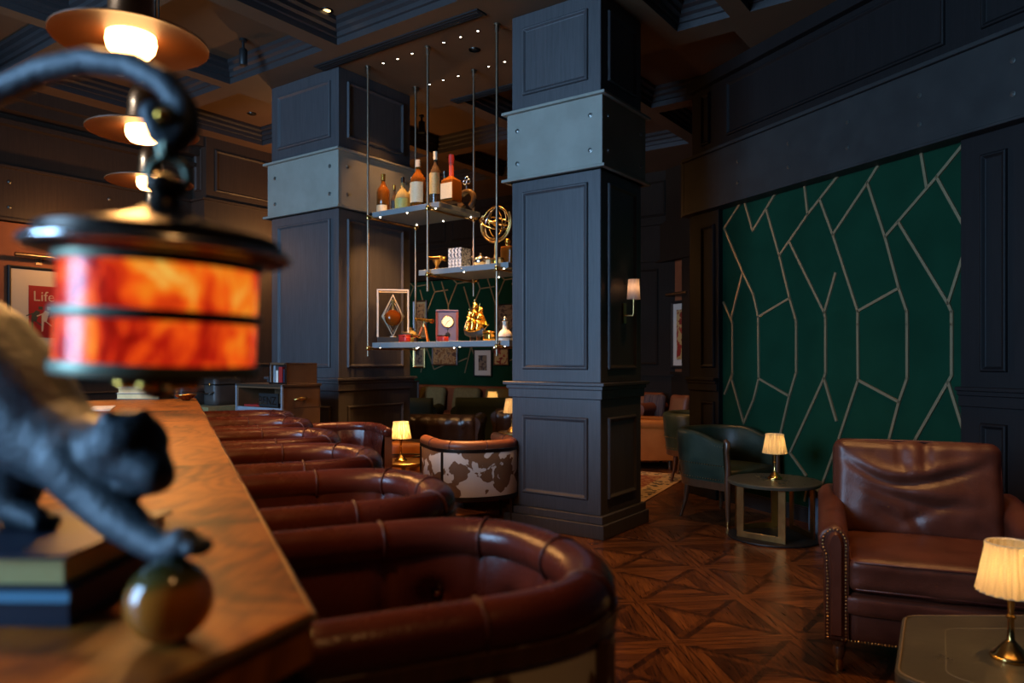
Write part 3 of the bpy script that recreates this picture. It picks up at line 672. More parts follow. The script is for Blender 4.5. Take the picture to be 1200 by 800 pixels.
def make_tub(name, label, cat, hw, x0, xs, x1, zr, rr, seat, zb, legs, mats, group=None, tufts=6, footrest=True, frame=True):
    """open side towards -x, back at +x; zr is the height of the top of the roll"""
    t = thing(name, label, cat, group=group)
    path, nr = u_path(hw, xs, x1, x0); n = len(path)-1
    zc = zr-rr
    seams = [int(n*k/tufts) for k in range(1, tufts)]
    rows = []                                                    # the roll
    def ringrow(i, q, off): 
        nn = 16; row = []; rad = rr*q
        for s in seams: rad *= 1-.045*math.exp(-((i-s)/.7)**2)
        for k in range(nn):
            a = 2*PI*k/nn; row.append(path[i]+off+nr[i]*rad*math.cos(a)+UZ*(zc+rad*math.sin(a)*1.0))
        return row
    t0 = (path[0]-path[1]).normalized(); t1 = (path[n]-path[n-1]).normalized()
    for j in range(6, 0, -1): rows.append(ringrow(0, math.cos(j/6*PI/2)+.001, t0*rr*.8*math.sin(j/6*PI/2)))
    for i in range(n+1): rows.append(ringrow(i, 1, Vector()))
    for j in range(1, 7): rows.append(ringrow(n, math.cos(j/6*PI/2)+.001, t1*rr*.8*math.sin(j/6*PI/2)))
    m = MB(); m.quad_grid(rows, close_v=True, cap0=True, cap1=True); ro = m.build('rim_roll', mats['roll'], t, smooth=60)
    for s in seams:
        m = MB(); m.tube([path[s]+nr[s]*rr*1.0*math.cos(a)+UZ*(zc+rr*1.0*math.sin(a)) for a in [PI*2*k/20 for k in range(20)]], .0032, 5, closed=True); m.build('seam', mats['seam'], ro, smooth=80)
    # padded inside of the back, buttoned between the seams
    zi0, zi1 = seat-.03, zc+.01; NV = 22; rows = []
    btn = [((seams[k]+seams[k+1])/2, .56) for k in range(len(seams)-1)]
    for i in range(n+1):
        row = []
        for j in range(NV+1):
            f = j/NV; z = lerp(zi0, zi1, f); o = rr*.55+.028*math.sin(PI*min(1, f*.9+.1))
            for s in seams: o -= .010*math.exp(-((i-s)/.9)**2)*(1-f*.2)
            for bi, bf in btn: o -= .024*math.exp(-((i-bi)/2.4)**2-((f-bf)/.10)**2)
            row.append(path[i]-nr[i]*o+UZ*z)
        rows.append(row)
    m = MB(); m.quad_grid(rows); ib = m.build('inner_back', mats['roll'], t, smooth=180)
    for bi, bf in btn:
        m = MB(); i = int(bi); z = lerp(zi0, zi1, bf); m.ball(path[i]-nr[i]*(rr*.55+.005)+UZ*z, .011, 6, 10); m.build('button', mats['roll'], ib, smooth=180)
    # outer shell with its hide
    prof = [(rr*.70, zc-rr*.15), (rr*.95, zc-rr*.45), (rr*.95, zb+.01), (rr*.85, zb), (-rr*.45, zb), (-rr*.45, zc-.01)]
    m = MB(); m.quad_grid([[path[i]+nr[i]*o+UZ*z for o, z in prof] for i in range(n+1)], close_v=True, cap0=True, cap1=True)
    m.build('outer_shell', mats['hide'], t, smooth=40)
    if frame:
        m = MB()
        for z0, z1, o1 in ((zb-.012, zb+.02, 1.05), (zc-rr*.98, zc-rr*.42, 1.06)):
            m.quad_grid([[path[i]+nr[i]*o+UZ*z for o, z in ((rr*.6, z0), (rr*o1, z0), (rr*o1, z1), (rr*.6, z1))] for i in range(n+1)], close_v=True, cap0=True, cap1=True)
        for i in (2, int(n*.30), int(n*.70), n-2):
            q = path[i]+nr[i]*rr*1.0; m.tube([q+UZ*zb, q+UZ*(zc-rr)], .012, 8)
        m.build('frame', mats['frame'], t, smooth=40)
    # seat
    base = [path[i]-nr[i]*(rr*.62) for i in range(0, n+1, 3)]
    cx = sum((p.x for p in base))/len(base)
    rows = []
    for sc, z in ((.80, seat-.11), (1, seat-.10), (1.0, seat-.05), (.99, seat-.02), (.95, seat-.006), (.82, seat+.004), (.5, seat+.012), (.02, seat+.016)):
        rows.append([Vector((cx+(p.x-cx)*sc, p.y*sc, z)) for p in base])
    m = MB(); m.quad_grid(rows, close_v=True, cap0=True, cap1=True); m.build('seat', mats['roll'], t, smooth=50)
    if legs == 'post':
        for i in (6, int(n*.33), int(n*.67), n-6):
            q = path[i]*1.0-nr[i]*.0; e = Vector((q.x*1.02, q.y*1.02, 0)); m = MB()
            m.tube([e, q+UZ*(zb+.005)], [.012, .017], 8); m.build('leg', mats['leg'], t, smooth=60)
    elif legs == 'block':
        m = MB(); m.prism([(cx+(p.x-cx)*.8, p.y*.8) for p in base], .0, zb+.0); m.build('plinth', mats['leg'], t, bevel=.004)
    if footrest and legs == 'post':
        ii = (6, int(n*.33), int(n*.67), n-6); m = MB()
        pts = [Vector((path[i].x*1.01, path[i].y*1.01, .30)) for i in ii]
        m.tube(pts, .009, 8, closed=True); m.build('footrest', M['brass'], t, smooth=60)
    return t
TM = dict(roll=M['oxblood'], seam=M['seam'], hide=M['cow'], frame=M['walnut'], leg=M['walnut'])
stl = make_tub('bar_stool', '', 'bar stool', .262, .035, .28, .522, 1.005, .042, .74, .60, 'post', TM, 'tub bar stools along the bar')
rzs = BA
labs = ['oxblood leather tub bar stool nearest the camera', 'second tub bar stool from the camera end of the bar', 'third tub bar stool from the camera end of the bar',
        'fourth tub bar stool from the camera end of the bar', 'fifth tub bar stool, one in from the far end of the bar', 'last tub bar stool at the far end of the bar']
for k, (lb, bb) in enumerate(zip(labs, (.475, 1.235, 1.975, 2.70, 3.42, 4.06))):
    p = BP(bb, 0)
    if k == 0: stl.location = p; stl.rotation_euler = (0, 0, rzs); stl['label'] = lb
    else: dup(stl, lb, p, rzs)
# low tub chairs
TM2 = dict(roll=M['rust'], seam=M['seam'], hide=M['cow'], frame=M['dark_metal'], leg=M['dark_metal'])
tc = make_tub('tub_chair', 'low tub chair with brown and white cowhide back beside the panelled column', 'tub chair', .315, -.28, .02, .33, .70, .045, .42, .25, 'post', TM2, footrest=False)
tc.location = (-.33, 6.06, 0); tc.rotation_euler = (0, 0, R(-68))
TM3 = dict(roll=M['oxblood'], seam=M['seam'], hide=M['rust'], frame=M['walnut'], leg=M['walnut'])
tc2 = make_tub('tub_chair', 'oxblood buttoned tub chair beside the lit table lamp, beyond the stools', 'tub chair', .30, -.30, .0, .30, .80, .04, .42, .22, 'post', TM3, footrest=False, frame=False)
tc2.location = (-1.37, 5.98, 0); tc2.rotation_euler = (0, 0, R(112))
# ottoman seen under the cowhide chair
ot = thing('ottoman', 'rust leather block ottoman on the floor behind the cowhide tub chair', 'ottoman', (-.24, 6.87, 0), 0)
m = MB(); m.rbox((0, 0, .22), (.50, .44, .38), .03, 8); m.build('cushion', M['rust'], ot, smooth=180)
for x in (-.2, .2):
    for y in (-.17, .17): m = MB(); m.lathe([(.018, 0), (.022, .05)], 10, (x, y, 0)); m.build('leg', M['walnut'], ot, smooth=60)
# ------------------------------------------------------------------ leather club armchair
AC = thing('armchair', 'chestnut leather club armchair with nailhead trim in front of the green wall', 'armchair', (1.885, 3.37, 0), R(-22.5))
lm = M['club']
m = MB(); m.rbox((0, -.01, .245), (.70, .82, .22), .03, 8)
m.rbox((0, -.415, .30), (.69, .05, .09), .025, 8); m.build('seat_rail', lm, AC, smooth=180)
def sfold(q, p): 
    q = q.copy(); q.z += .006*noise.noise(q*9); q.y += .004*noise.noise(q*14); return q
m = MB(); m.rbox((0, -.115, .425), (.675, .66, .145), .04, 18, .022, sfold); sc_ = m.build('seat_cushion', lm, AC, smooth=180)
for z in (.485, .372): m = MB(); m.tube([Vector((-.325, .05, z)), Vector((-.325, -.41, z)), Vector((-.305, -.438, z)), Vector((.305, -.438, z)), Vector((.325, -.41, z)), Vector((.325, .05, z))], .0055, 6); m.build('piping', M['seam'], sc_, smooth=80)
def bfold(q, p):
    q = q.copy()
    if p.y < 0:          # front of the cushion: soft creases
        x, z = q.x, q.z
        def crease(d, w_, amp): return amp*math.exp(-(d/w_)**2)
        a = z-(.035+1.1*(x+.02)**2+.012*math.sin(x*13)); q.y += crease(a, .020, .022)*sstep(.36, .12, abs(x)); q.y -= crease(a-.045, .028, .012)*sstep(.36, .1, abs(x))
        a = z-(-.055+.55*(x-.04)**2-.12*x); q.y += crease(a, .026, .013)*sstep(.36, .1, abs(x-.03)); q.y -= crease(a-.05, .035, .010)*sstep(.34, .1, abs(x))
        a = z+.15-.5*abs(x+.06); q.y += crease(a, .025, .010)*sstep(.30, .05, abs(x))
        q.y += crease(x-.035-.10*(z-.1), .013, .017)*sstep(.06, .13, z); q.y += crease(x+.055+.15*(z-.1), .016, .012)*sstep(.07, .14, z); q.y -= crease(x+.01, .02, .010)*sstep(.05, .13, z)
        q.y += crease(x+.02+.5*(z+.12), .02, .011)*sstep(-.05, -.11, z)*sstep(-.24, -.18, z)
        q.y += .010*noise.noise(Vector((x*5, z*6, 2)))+.004*noise.noise(Vector((x*15, z*12, 5)))
        q.y -= .035*(1-p.x*p.x)*(1-p.z*p.z)
    return q
TB = Matrix.Rotation(R(-11), 3, 'X')
m = MB(); m.rbox((-.022, .245, .685), (.725, .19, .49), .055, 44, 0, bfold, TB); bc_ = m.build('back_cushion', lm, AC, smooth=180)
m = MB(); e = []
for k in range(40):
    a = 2*PI*k/40; e.append(Vector((-.022, .245, .685))+TB @ Vector((.353*math.copysign(abs(math.cos(a))**.28, math.cos(a)), -.06, .24*math.copysign(abs(math.sin(a))**.28, math.sin(a)))))
m.tube(e, .0055, 6, closed=True); m.build('piping', M['seam'], bc_, smooth=80)
m = MB(); m.rbox((-.01, .37, .51), (.72, .12, .74), .05, 8, 0, None, Matrix.Rotation(R(-9), 3, 'X')); m.build('back_frame', lm, AC, smooth=180)
def arm_sec(sg, y):
    f = sstep(-.1, .36, y); dz = .05*f
    zc, rad, xc = .565+dz, .064, .392
    pts = [(.332, .14), (.332, .46)]
    for k in range(15):
        a = R(lerp(-10, 225, k/14)); pts.append((xc-rad*math.cos(a)*.97, zc+rad*math.sin(a)))
    pts += [(.428, .42), (.428, .14)]
    return [Vector((sg*x, y, z)) for x, z in pts]
for sg in (-1, 1):
    ys = [-.428, -.42]+[lerp(-.40, .40, k/16) for k in range(17)]
    rows = [arm_sec(sg, y) for y in ys]
    for i, s in enumerate((.94, .985)):
        c = Vector((sg*.382, rows[i][0].y, .4)); rows[i] = [c+(p-c)*s for p in rows[i]]
    m = MB(); m.quad_grid(rows, close_v=True, cap0=True, cap1=True); ao = m.build('arm', lm, AC, smooth=50)
    # leather facing with its scroll, and the two lines of nailheads
    sec = arm_sec(sg, -.43); c = Vector((sg*.382, -.43, .38))
    f0 = [Vector((c.x+(p.x-c.x)*.50, c.y, c.z+(p.z-c.z)*.90)) for p in sec]; f1 = [Vector((c.x+(p.x-c.x)*.36, c.y, c.z+(p.z-c.z)*.86))+Vector((0, -.018, 0)) for p in sec]
    m = MB(); m.quad_grid([f0, f1], close_v=True, cap1=True); m.build('arm_facing', lm, ao, smooth=40)
    m = MB(); line = [Vector((c.x+(p.x-c.x)*.74, c.y+.001, c.z+(p.z-c.z)*.94)) for p in sec]
    d = [0]
    for a, q in zip(line, line[1:]): d.append(d[-1]+(q-a).length)
    nn = int(d[-1]/.0145); k = 0
    for i in range(nn+1):
        t = d[-1]*i/nn
        while k < len(d)-2 and d[k+1] < t: k += 1
        q = line[k].lerp(line[k+1], (t-d[k])/max(1e-9, d[k+1]-d[k])); m.ball(q, (.0052, .0045, .0052), 4, 6)
    m.build('nailhead_trim', M['brass'], ao, smooth=180)
m = MB()
for i in range(58): m.ball((lerp(-.36, .36, i/57), -.425, .15), (.0052, .0045, .0052), 4, 6)
m.build('nailhead_trim', M['brass'], AC, smooth=180)
for x, y in ((-.37, -.37), (.37, -.37), (-.33, .36), (.33, .36)):
    m = MB(); m.lathe([(.014, 0), (.016, .012), (.015, .05), (.019, .06), (.027, .09), (.022, .105), (.033, .125), (.036, .145)], 14, (x, y, 0)); lg = m.build('leg', M['walnut'], AC, smooth=40)
    m = MB(); m.lathe([(.0155, 0), (.0175, .012), (.0165, .048), (.017, .05)], 14, (x, y, 0)); m.build('ferrule', M['brass'], lg, smooth=40)
# ------------------------------------------------------------------ green leather barrel chairs
def make_barrel(name, label, loc, rz):
    t = thing(name, label, 'armchair', loc, rz)
    path, nr = u_path(.315, .02, .30, -.27, 2.3, 60); n = 60      # opens towards -x
    rows = []
    def top(i):
        f = abs(i/n-.5)*2; return .745-.075*sstep(.55, 1, f)
    for i in range(n+1):
        zt = top(i); prof = []
        for o, z in ((.028, .34), (.045, .5), (.05, zt-.03), (.04, zt-.006), (.012, zt+.004), (-.02, zt-.004), (-.038, zt-.03), (-.045, .55), (-.035, .38), (0, .335)): prof.append(path[i]*1.0+nr[i]*(o+.02*(z-.34)/.4)+UZ*z)
        rows.append(prof)
    m = MB(); m.quad_grid(rows, close_v=True, cap0=True, cap1=True); bk = m.build('backrest', M['green_lea'], t, smooth=60)
    m = MB()
    for i in range(0, n+1):
        for z, o in ((.37, .05), (.485, .06)):
            q = path[i]+nr[i]*o+UZ*z; m.ball(q, .0042, 4, 6)
        q = path[i]+nr[i]*.062+UZ*(top(i)-.035)
        m.ball(q, .0042, 4, 6)
    m.build('nailhead_trim', M['brass'], bk, smooth=180)
    base = [path[i]-nr[i]*.02 for i in range(0, n+1, 3)]; rows = []
    for sc, z in ((.9, .35), (1, .36), (1.02, .40), (1.0, .43), (.93, .447), (.5, .46), (.02, .465)): rows.append([Vector((p.x*sc-.01, p.y*sc, z)) for p in base])
    m = MB(); m.quad_grid(rows, close_v=True, cap0=True, cap1=True); m.build('seat', M['green_lea'], t, smooth=60)
    m = MB(); m.quad_grid([[path[i]+nr[i]*o+UZ*z for o, z in ((-.035, .285), (.03, .285), (.034, .345), (-.035, .345))] for i in range(n+1)], close_v=True, cap0=True, cap1=True)
    m.box(-.30, -.245, -.335, .335, .285, .36); m.build('seat_rail', M['walnut'], t, smooth=40)
    for sg in (-1, 1):
        m = MB(); y = sg*.335
        m.tube([(-.288, y, .0), (-.285, y, .16), (-.285, y, .36), (-.288, y, .48), (-.275, y, .60), (-.285, y*1.01, .665), (-.262, y*1.01, .69)], [.014, .020, .027, .021, .020, .025, .016], 8); m.build('arm_post', M['walnut'], t, smooth=60)
        m = MB(); m.tube([(.245, sg*.27, 0), (.215, sg*.24, .15), (.20, sg*.235, .30)], [.014, .019, .026], 8); m.build('leg', M['walnut'], t, smooth=60)
        m = MB(); m.lathe([(.0165, 0), (.0185, .05)], 10, (-.288, y, 0)); m.build('ferrule', M['brass'], t, smooth=40)
    return t
# opening faces (.44,-.9) : local -x
gc = make_barrel('barrel_chair', 'bottle green leather barrel armchair beside the round side table', (1.80, 6.27, 0), math.atan2(.80, -.60)+.0)
gc2 = make_barrel('barrel_chair', 'green barrel armchair on the patterned rug beyond the panelled column', (2.05, 8.2, 0), R(160))
# ------------------------------------------------------------------ tables and their lamps
def make_lamp(name, label, loc, h=.34, lit=1, group=None, w=3.0, rz=0):
    t = thing(name, label, 'table lamp', loc, rz, group); k = h/.34
    m = MB(); m.lathe([(.052*k, 0), (.054*k, .008*k), (.050*k, .014*k), (.044*k, .017*k), (.030*k, .034*k), (.016*k, .05*k), (.010*k, .058*k), (.0085*k, .10*k), (.0085*k, .118*k)], 32, flute=10, amp=.02); m.build('base', M['brass_bright'], t, smooth=50)
    m = MB(); m.lathe([(.0085*k, .118*k), (.013*k, .12*k), (.013*k, .126*k), (.008*k, .13*k), (.010*k, .17*k), (.018*k, .185*k), (.018*k, .20*k), (.006*k, .21*k), (.006*k, .26*k), (.014*k, .262*k), (.014*k, .29*k)], 20); m.build('stem', M['brass_bright'], t, smooth=50)
    prof = [(.085, .195), (.088, .195), (.0875, .200), (.0815, .228), (.0755, .260), (.0695, .292), (.064, .322), (.0645, .333), (.0645, .338), (.0620, .338)]
    m = MB(); m.lathe([(r*k, z*k) for r, z in prof], 176, flute=22, amp=.04, cap=False); sh = m.build('shade', M['shade'] if lit else M['shade_off'], t, smooth=80)
    for zz, r_ in ((.338, .0635), (.196, .0865)): m = MB(); m.torus((0, 0, zz*k), r_*k, .0022*k, 40, 6); m.build('rim', M['cream'], sh, smooth=180)
    if lit:
        m = MB(); m.ball((0, 0, .272*k), (.016*k, .016*k, .022*k), 8, 12); m.build('bulb', mk_emit('lamp bulb', (1, .70, .36), 12), t, smooth=180)
        l = point('lamp_light', (0, 0, .275*k), w, (1, .60, .25), .018*k); l.parent = t
    return t
TC = at_z(907, 562, .43); TC.z = 0
rt = thing('side_table', 'round bronze side table between the green chair and the leather armchair', 'side table', TC, R(25))
m = MB(); m.lathe([(.30, .40), (.328, .402), (.333, .412), (.333, .424), (.328, .43), (.0001, .43)], 48); m.build('table_top', M['olive_lea'], rt, smooth=35)
m = MB(); m.lathe([(.325, 0), (.330, .006), (.328, .014), (.322, .018), (.0001, .018)], 48); m.build('base', M['black'], rt, smooth=35)
def flat_u(ang0, ang1):
    a, c = Vector((.27*math.cos(R(ang0)), .27*math.sin(R(ang0)), 0)), Vector((.27*math.cos(R(ang1)), .27*math.sin(R(ang1)), 0)); d = (c-a).normalized(); n = Vector((-d.y, d.x, 0)); m = MB()
    T = Matrix((d, n, UZ)).transposed(); Ln = (c-a).length
    T4 = Matrix.Translation(a) @ T.to_4x4()
    m.box(-.028, .028, -.006, .006, .018, .402, T4); m.box(Ln-.028, Ln+.028, -.006, .006, .018, .402, T4); m.box(-.028, Ln+.028, -.0061, .0061, .018, .062, T4); return m
for a0, a1 in ((190, 262), (330, 42), (70, 142)): flat_u(a0-25, a1-25).build('leg', M['brass'], rt, bevel=.002)
make_lamp('table_lamp', 'small lit brass lamp with pleated shade on the round side table', TC+Vector((.02, .04, .43)), .34, w=2.6)
NT = Vector((1.655, 2.12, 0))
nt_ = thing('coffee_table', 'low table with six sided olive leather top in front of the armchair', 'coffee table', NT, 0)
def hexagon(rad, cr):
    pts = []
    for k in range(6):
        c = Vector((rad*math.cos(R(60*k)), rad*math.sin(R(60*k)), 0)); o = c.normalized()*(rad-cr/math.cos(R(30)))
        for j in range(5):
            a = R(60*k-30+15*j); pts.append((o.x+cr*math.cos(a), o.y+cr*math.sin(a)))
    return pts
m = MB(); m.prism(hexagon(.56, .07), .392, .43); tt = m.build('table_top', M['olive_lea'], nt_, bevel=.006)
m = MB(); m.tube([Vector((x, y, .431)) for x, y in hexagon(.548, .07)], .0032, 6, closed=True); m.build('edge_piping', plain('worn leather edge', (.20, .15, .08), .45), tt, smooth=90)
m = MB(); m.tube([Vector((x, y, .4300)) for x, y in hexagon(.41, .05)], .0016, 6, closed=True); m.build('stitch_line', plain('worn leather stitch', (.16, .145, .09), .5), tt, smooth=90)
for k in range(3):
    a = R(30+120*k); m = MB(); T4 = Matrix.Rotation(a, 4, 'Z'); m.box(.30, .34, -.09, .09, 0, .393, T4); m.build('leg', M['dark_metal'], nt_, bevel=.003)
LP = at_z(1190, 775, .43); LP.y += .02
make_lamp('table_lamp', 'large lit brass lamp with pleated shade nearest the camera, on the leather topped table', LP, .35, w=5)
# ------------------------------------------------------------------ the lounge beyond the stools
def small_table(label, loc, r=.22, h=.43):
    t = thing('side_table', label, 'side table', loc)
    m = MB(); m.lathe([(r-.01, h-.03), (r, h-.022), (r, h-.004), (r-.004, h), (.0001, h)], 40); m.build('table_top', M['brass'], t, smooth=35)
    m = MB(); m.lathe([(.14, 0), (.14, .012), (.025, .03), (.018, .06), (.018, h-.06), (.05, h-.03)], 24); m.build('base', M['brass'], t, smooth=40); return t
p1 = Vector((-.965, 6.58, 0))
small_table('small brass pedestal table carrying the lamp beside the oxblood tub chair', p1)
make_lamp('table_lamp', 'lit pleated table lamp beside the tan leather trunk, beyond the bar stools', p1+Vector((-.02, -.02, .43)), .35, w=18)
# tan trunk in the lamplight
tr = thing('trunk', 'tan leather trunk with a dark strap, lit by the table lamp beyond the stools', 'trunk', (-.93, 7.08, 0), R(-4))
m = MB(); m.rbox((0, 0, .275), (.46, .36, .55), .03, 8); m.build('body', M['tan'], tr, smooth=180)
m = MB(); m.tube([(-.225, -.183, .44), (.0, -.186, .45), (.225, -.183, .44)], .006, 6)
m.tube([(.0, -.182, .36), (.0, -.21, .41), (.05, -.215, .43), (.12, -.185, .43)], .008, 6); m.build('handle', M['dark_metal'], tr, smooth=80)
m = MB(); m.box(-.235, .235, -.185, .185, .165, .18); m.build('rim', M['brass'], tr, bevel=.003)
def sofa(name, label, loc, rz, Ls, mat, zt=.72, tuft=True, group=None, back=True):
    t = thing(name, label, 'sofa', loc, rz, group); hl = Ls/2            # faces -y
    m = MB(); m.rbox((0, -.02, .22), (Ls-.2, .78, .22), .03, 6); m.build('base', mat, t, smooth=180)
    n = max(1, int(Ls/.75)); wc = (Ls-.36)/n
    for k in range(n): m = MB(); m.rbox((-hl+.18+wc*(k+.5), -.09, .39), (wc-.008, .62, .14), .04, 8, .02); m.build('seat_cushion', mat, t, smooth=180)
    rows = []; NU = max(24, int(Ls*28))
    for i in range(NU+1):
        x = lerp(-hl+.1, hl-.1, i/NU); row = []
        prof = [(.14, .28), (.16, .40), (.20, zt-.16), (.22, zt-.07), (.26, zt-.012), (.31, zt), (.36, zt-.015), (.40, zt-.07), (.385, zt-.14), (.37, .15)]
        for y, z in prof:
            d = 0
            if tuft:
                for kk, zz in enumerate((.44, .54, .64)):
                    sp = .17; q = ((x/sp+.5*(kk % 2)) % 1)-.5; d += .03*math.exp(-(q*sp/.05)**2-((z-zz*zt/.72)/.045)**2)
                q = abs(((x/.17+2*(z-.44)) % 1)-.5); 
                if y > .22: d += .012*math.exp(-((((x/.085) % 1)-.5)/.12)**2)
            row.append(Vector((x, y+d, z)))
        rows.append(row)
    m = MB(); m.quad_grid(rows, cap0=True, cap1=True); m.build('backrest', mat, t, smooth=180)
    for sg in (-1, 1):
        rows = []
        for j in range(13):
            y = lerp(-.43, .36, j/12); za = zt-.03 if tuft else zt-.12
            pts = [(hl-.20, .14), (hl-.20, za-.14)]+[(hl-.115-.085*math.cos(R(a)), za-.085+.085*math.sin(R(a))) for a in range(0, 211, 15)]+[(hl-.06, za-.2), (hl-.06, .14)]
            rows.append([Vector((sg*x, y, z)) for x, z in pts])
        m = MB(); m.quad_grid(rows, close_v=True, cap0=True, cap1=True); m.build('arm', mat, t, smooth=50)
        for y in (-.36, .3): m = MB(); m.lathe([(.02, 0), (.03, .06), (.035, .13)], 10, (sg*(hl-.16), y, 0)); m.build('leg', M['walnut'], t, smooth=60)
    return t
sofa('chesterfield_sofa', 'dark brown buttoned chesterfield behind the tan trunk, seen between the columns', (-1.08, 8.86, 0), R(176), 1.55, M['black_lea'], .70)
sofa('chesterfield_sofa', 'dark brown buttoned chesterfield with its arm beside the near column', (.46, 9.46, 0), R(174), 1.45, M['black_lea'], .72)
for k, (x, y, lb) in enumerate(((-1.66, 10.55, 'green velvet sofa back nearest the left column'), (-.20, 10.62, 'green velvet sofa back beside the near column'))):
    sofa('velvet_sofa', lb, (x, y, 0), R(178), 1.35, M['dark_green'], .80, False)
for k, (x, y, z, lb) in enumerate(((-1.05, 11.3, .80, 'olive velvet cushion along the left end of the back banquette'), (-.42, 11.2, .80, 'olive velvet cushion along the middle of the back banquette'), (.42, 11.1, .80, 'olive velvet cushion at the right end of the back banquette'))):
    pass
# long banquette against the back wall
bq = thing('banquette', 'long brown leather banquette along the green back wall', 'banquette', G(.55, 6.55), GA)
m = MB(); m.rbox((0, 0, .23), (3.1, .66, .44), .04, 10); m.build('seat', M['rust'], bq, smooth=180)
m = MB(); m.rbox((0, .30, .50), (3.1, .16, .76), .06, 10); m.build('backrest', M['rust'], bq, smooth=180)
for k, (u, lb) in enumerate(((505, 'olive velvet cushion at the left end of the back banquette'), (545, 'olive velvet cushion in the middle of the back banquette'), (583, 'olive velvet cushion at the right end of the back banquette'))):
    d = grid_d(u, 6.62); m = MB(); m.rbox((0, 0, .20), (.56, .16, .40), .075, 10); o = m.build('scatter_cushion', M['olive_cloth'], smooth=180, loc=G(d, 6.62, .46), rz=GA); o.rotation_euler = (R(-12), 0, GA); tag(o, lb, 'cushion', 'cushions on the back banquette')
lt = Vector((.04, 8.5, 0)); small_table('brass pedestal table half hidden by the near column', lt, .2, .5)
make_lamp('table_lamp', 'lit table lamp half hidden behind the near column edge', lt+Vector((-.04, 0, .50)), .38, w=3)
lt = Vector((-.30, 11.36, 0)); small_table('distant pedestal table among the green sofas', lt, .2, .5)
make_lamp('table_lamp', 'tiny distant lit lamp among the green sofas', lt+Vector((0, 0, .50)), .34, w=3)
# rug, brown sofa and cushions beyond the near column
o = MB(); o.box(-1.1, 1.1, -.5, .5, 0, .006); rg = o.build('rug', M['rug'], loc=(1.095, 7.73, 0), rz=R(63)); tag(rg, 'patterned woven rug with a cream and black border beyond the column', 'rug')
sofa('leather_sofa', 'rust leather sofa with orange lit arm by the far orange wall', G(3.68, 6.38), GA, 1.3, M['rust'], .86, False)
for u, Y, z, mt, rz, lb in ((765, 6.36, .47, 'stripe', -35, 'dark striped cushion on the rust sofa'), (794, 6.40, .47, 'rust', -50, 'plain rust cushion at the right end of the rust sofa')):
    p = G(grid_d(u, Y), Y, z); m = MB(); m.rbox((0, 0, .2), (.31, .14, .36), .065, 10, 0, lambda q, p_: Vector((q.x*(1+.06*abs(p_.z)), q.y, q.z*(1+.07*abs(p_.x)))))
    o = m.build('scatter_cushion', M[mt], smooth=180, loc=p); o.rotation_euler = (R(-14), 0, R(rz)); tag(o, lb, 'cushion')
ct = thing('rust_armchair', 'low tan armchair with a rolled arm in front of the far sofa', 'armchair', (1.64, 9.22, 0), R(90))
m = MB(); m.rbox((0, 0, .26), (.66, .66, .30), .05, 8); m.build('seat', M['tan'], ct, smooth=180)
m = MB(); m.rbox((0, .27, .45), (.66, .15, .50), .06, 8); m.build('backrest', M['tan'], ct, smooth=180)
for sg in (-1, 1):
    m = MB(); m.tube([(sg*.31, -.33, .53), (sg*.31, .3, .55)], .065, 14); m.box(sg*.31-.05, sg*.31+.05, -.32, .3, .12, .52); m.build('arm', M['tan'], ct, smooth=50)
    for y in (-.27, .27): m = MB(); m.lathe([(.018, 0), (.028, .13)], 10, (sg*.27, y, 0)); m.build('leg', M['walnut'], ct, smooth=60)
# ------------------------------------------------------------------ copper pendants over the bar
def ceil_z(P):
    d, r = (P-GO).dot(ED), (P-GO).dot(ER)
    return CEIL+.20 if any(c[0]+.085 < d < c[1]-.085 and c[2]+.085 < r < c[3]-.085 for c in cof) else CEIL
pn = []
plabs = ['copper disc pendant lamp over the bar nearest the camera', 'second copper disc pendant lamp from the camera, over the bar', 'third copper disc pendant lamp from the camera, over the bar', 'farthest copper disc pendant lamp over the bar']
for k in range(4):
    P = Vector((-.978, 1.90, 2.155)) + Vector((-.343, .752, 0))*k
    t = thing('pendant_lamp', plabs[k], 'pendant lamp', P, 0, 'copper pendants over the bar')
    if k == 0:
        m = MB(); m.lathe([(.056, .006), (.09, .004), (.145, -.002), (.181, -.010), (.186, -.013), (.186, -.009), (.145, .004), (.09, .010), (.056, .013)], 64, cap=False); d_ = m.build('shade', M['copper_in'], t, smooth=60)
        m = MB(); m.lathe([(.064, .008), (.060, .03), (.054, .07), (.0545, .085), (.053, .108), (.046, .132), (.034, .148), (.018, .157), (.008, .16), (.008, .172), (.012, .178), (.005, .185), (.0001, .186)], 40, cap=False); m.build('bell', M['copper'], t, smooth=50)
        m = MB(); m.lathe([(.050, .03), (.058, .005), (.060, -.012), (.056, -.030), (.044, -.045), (.022, -.050), (.0001, -.051)], 32); m.build('globe', M['globe'], t, smooth=180)
        parts = [o for o in t.children]
    else:
        for o in parts:
            c = o.copy(); C.objects.link(c); c.parent = t
    for sx in (-.013, .013):
        m = MB(); m.rod((sx, .02, .13), (sx, .02, ceil_z(P)-P.z), .0042, 8); m.build('stem', M['dark_metal'], t, smooth=60)
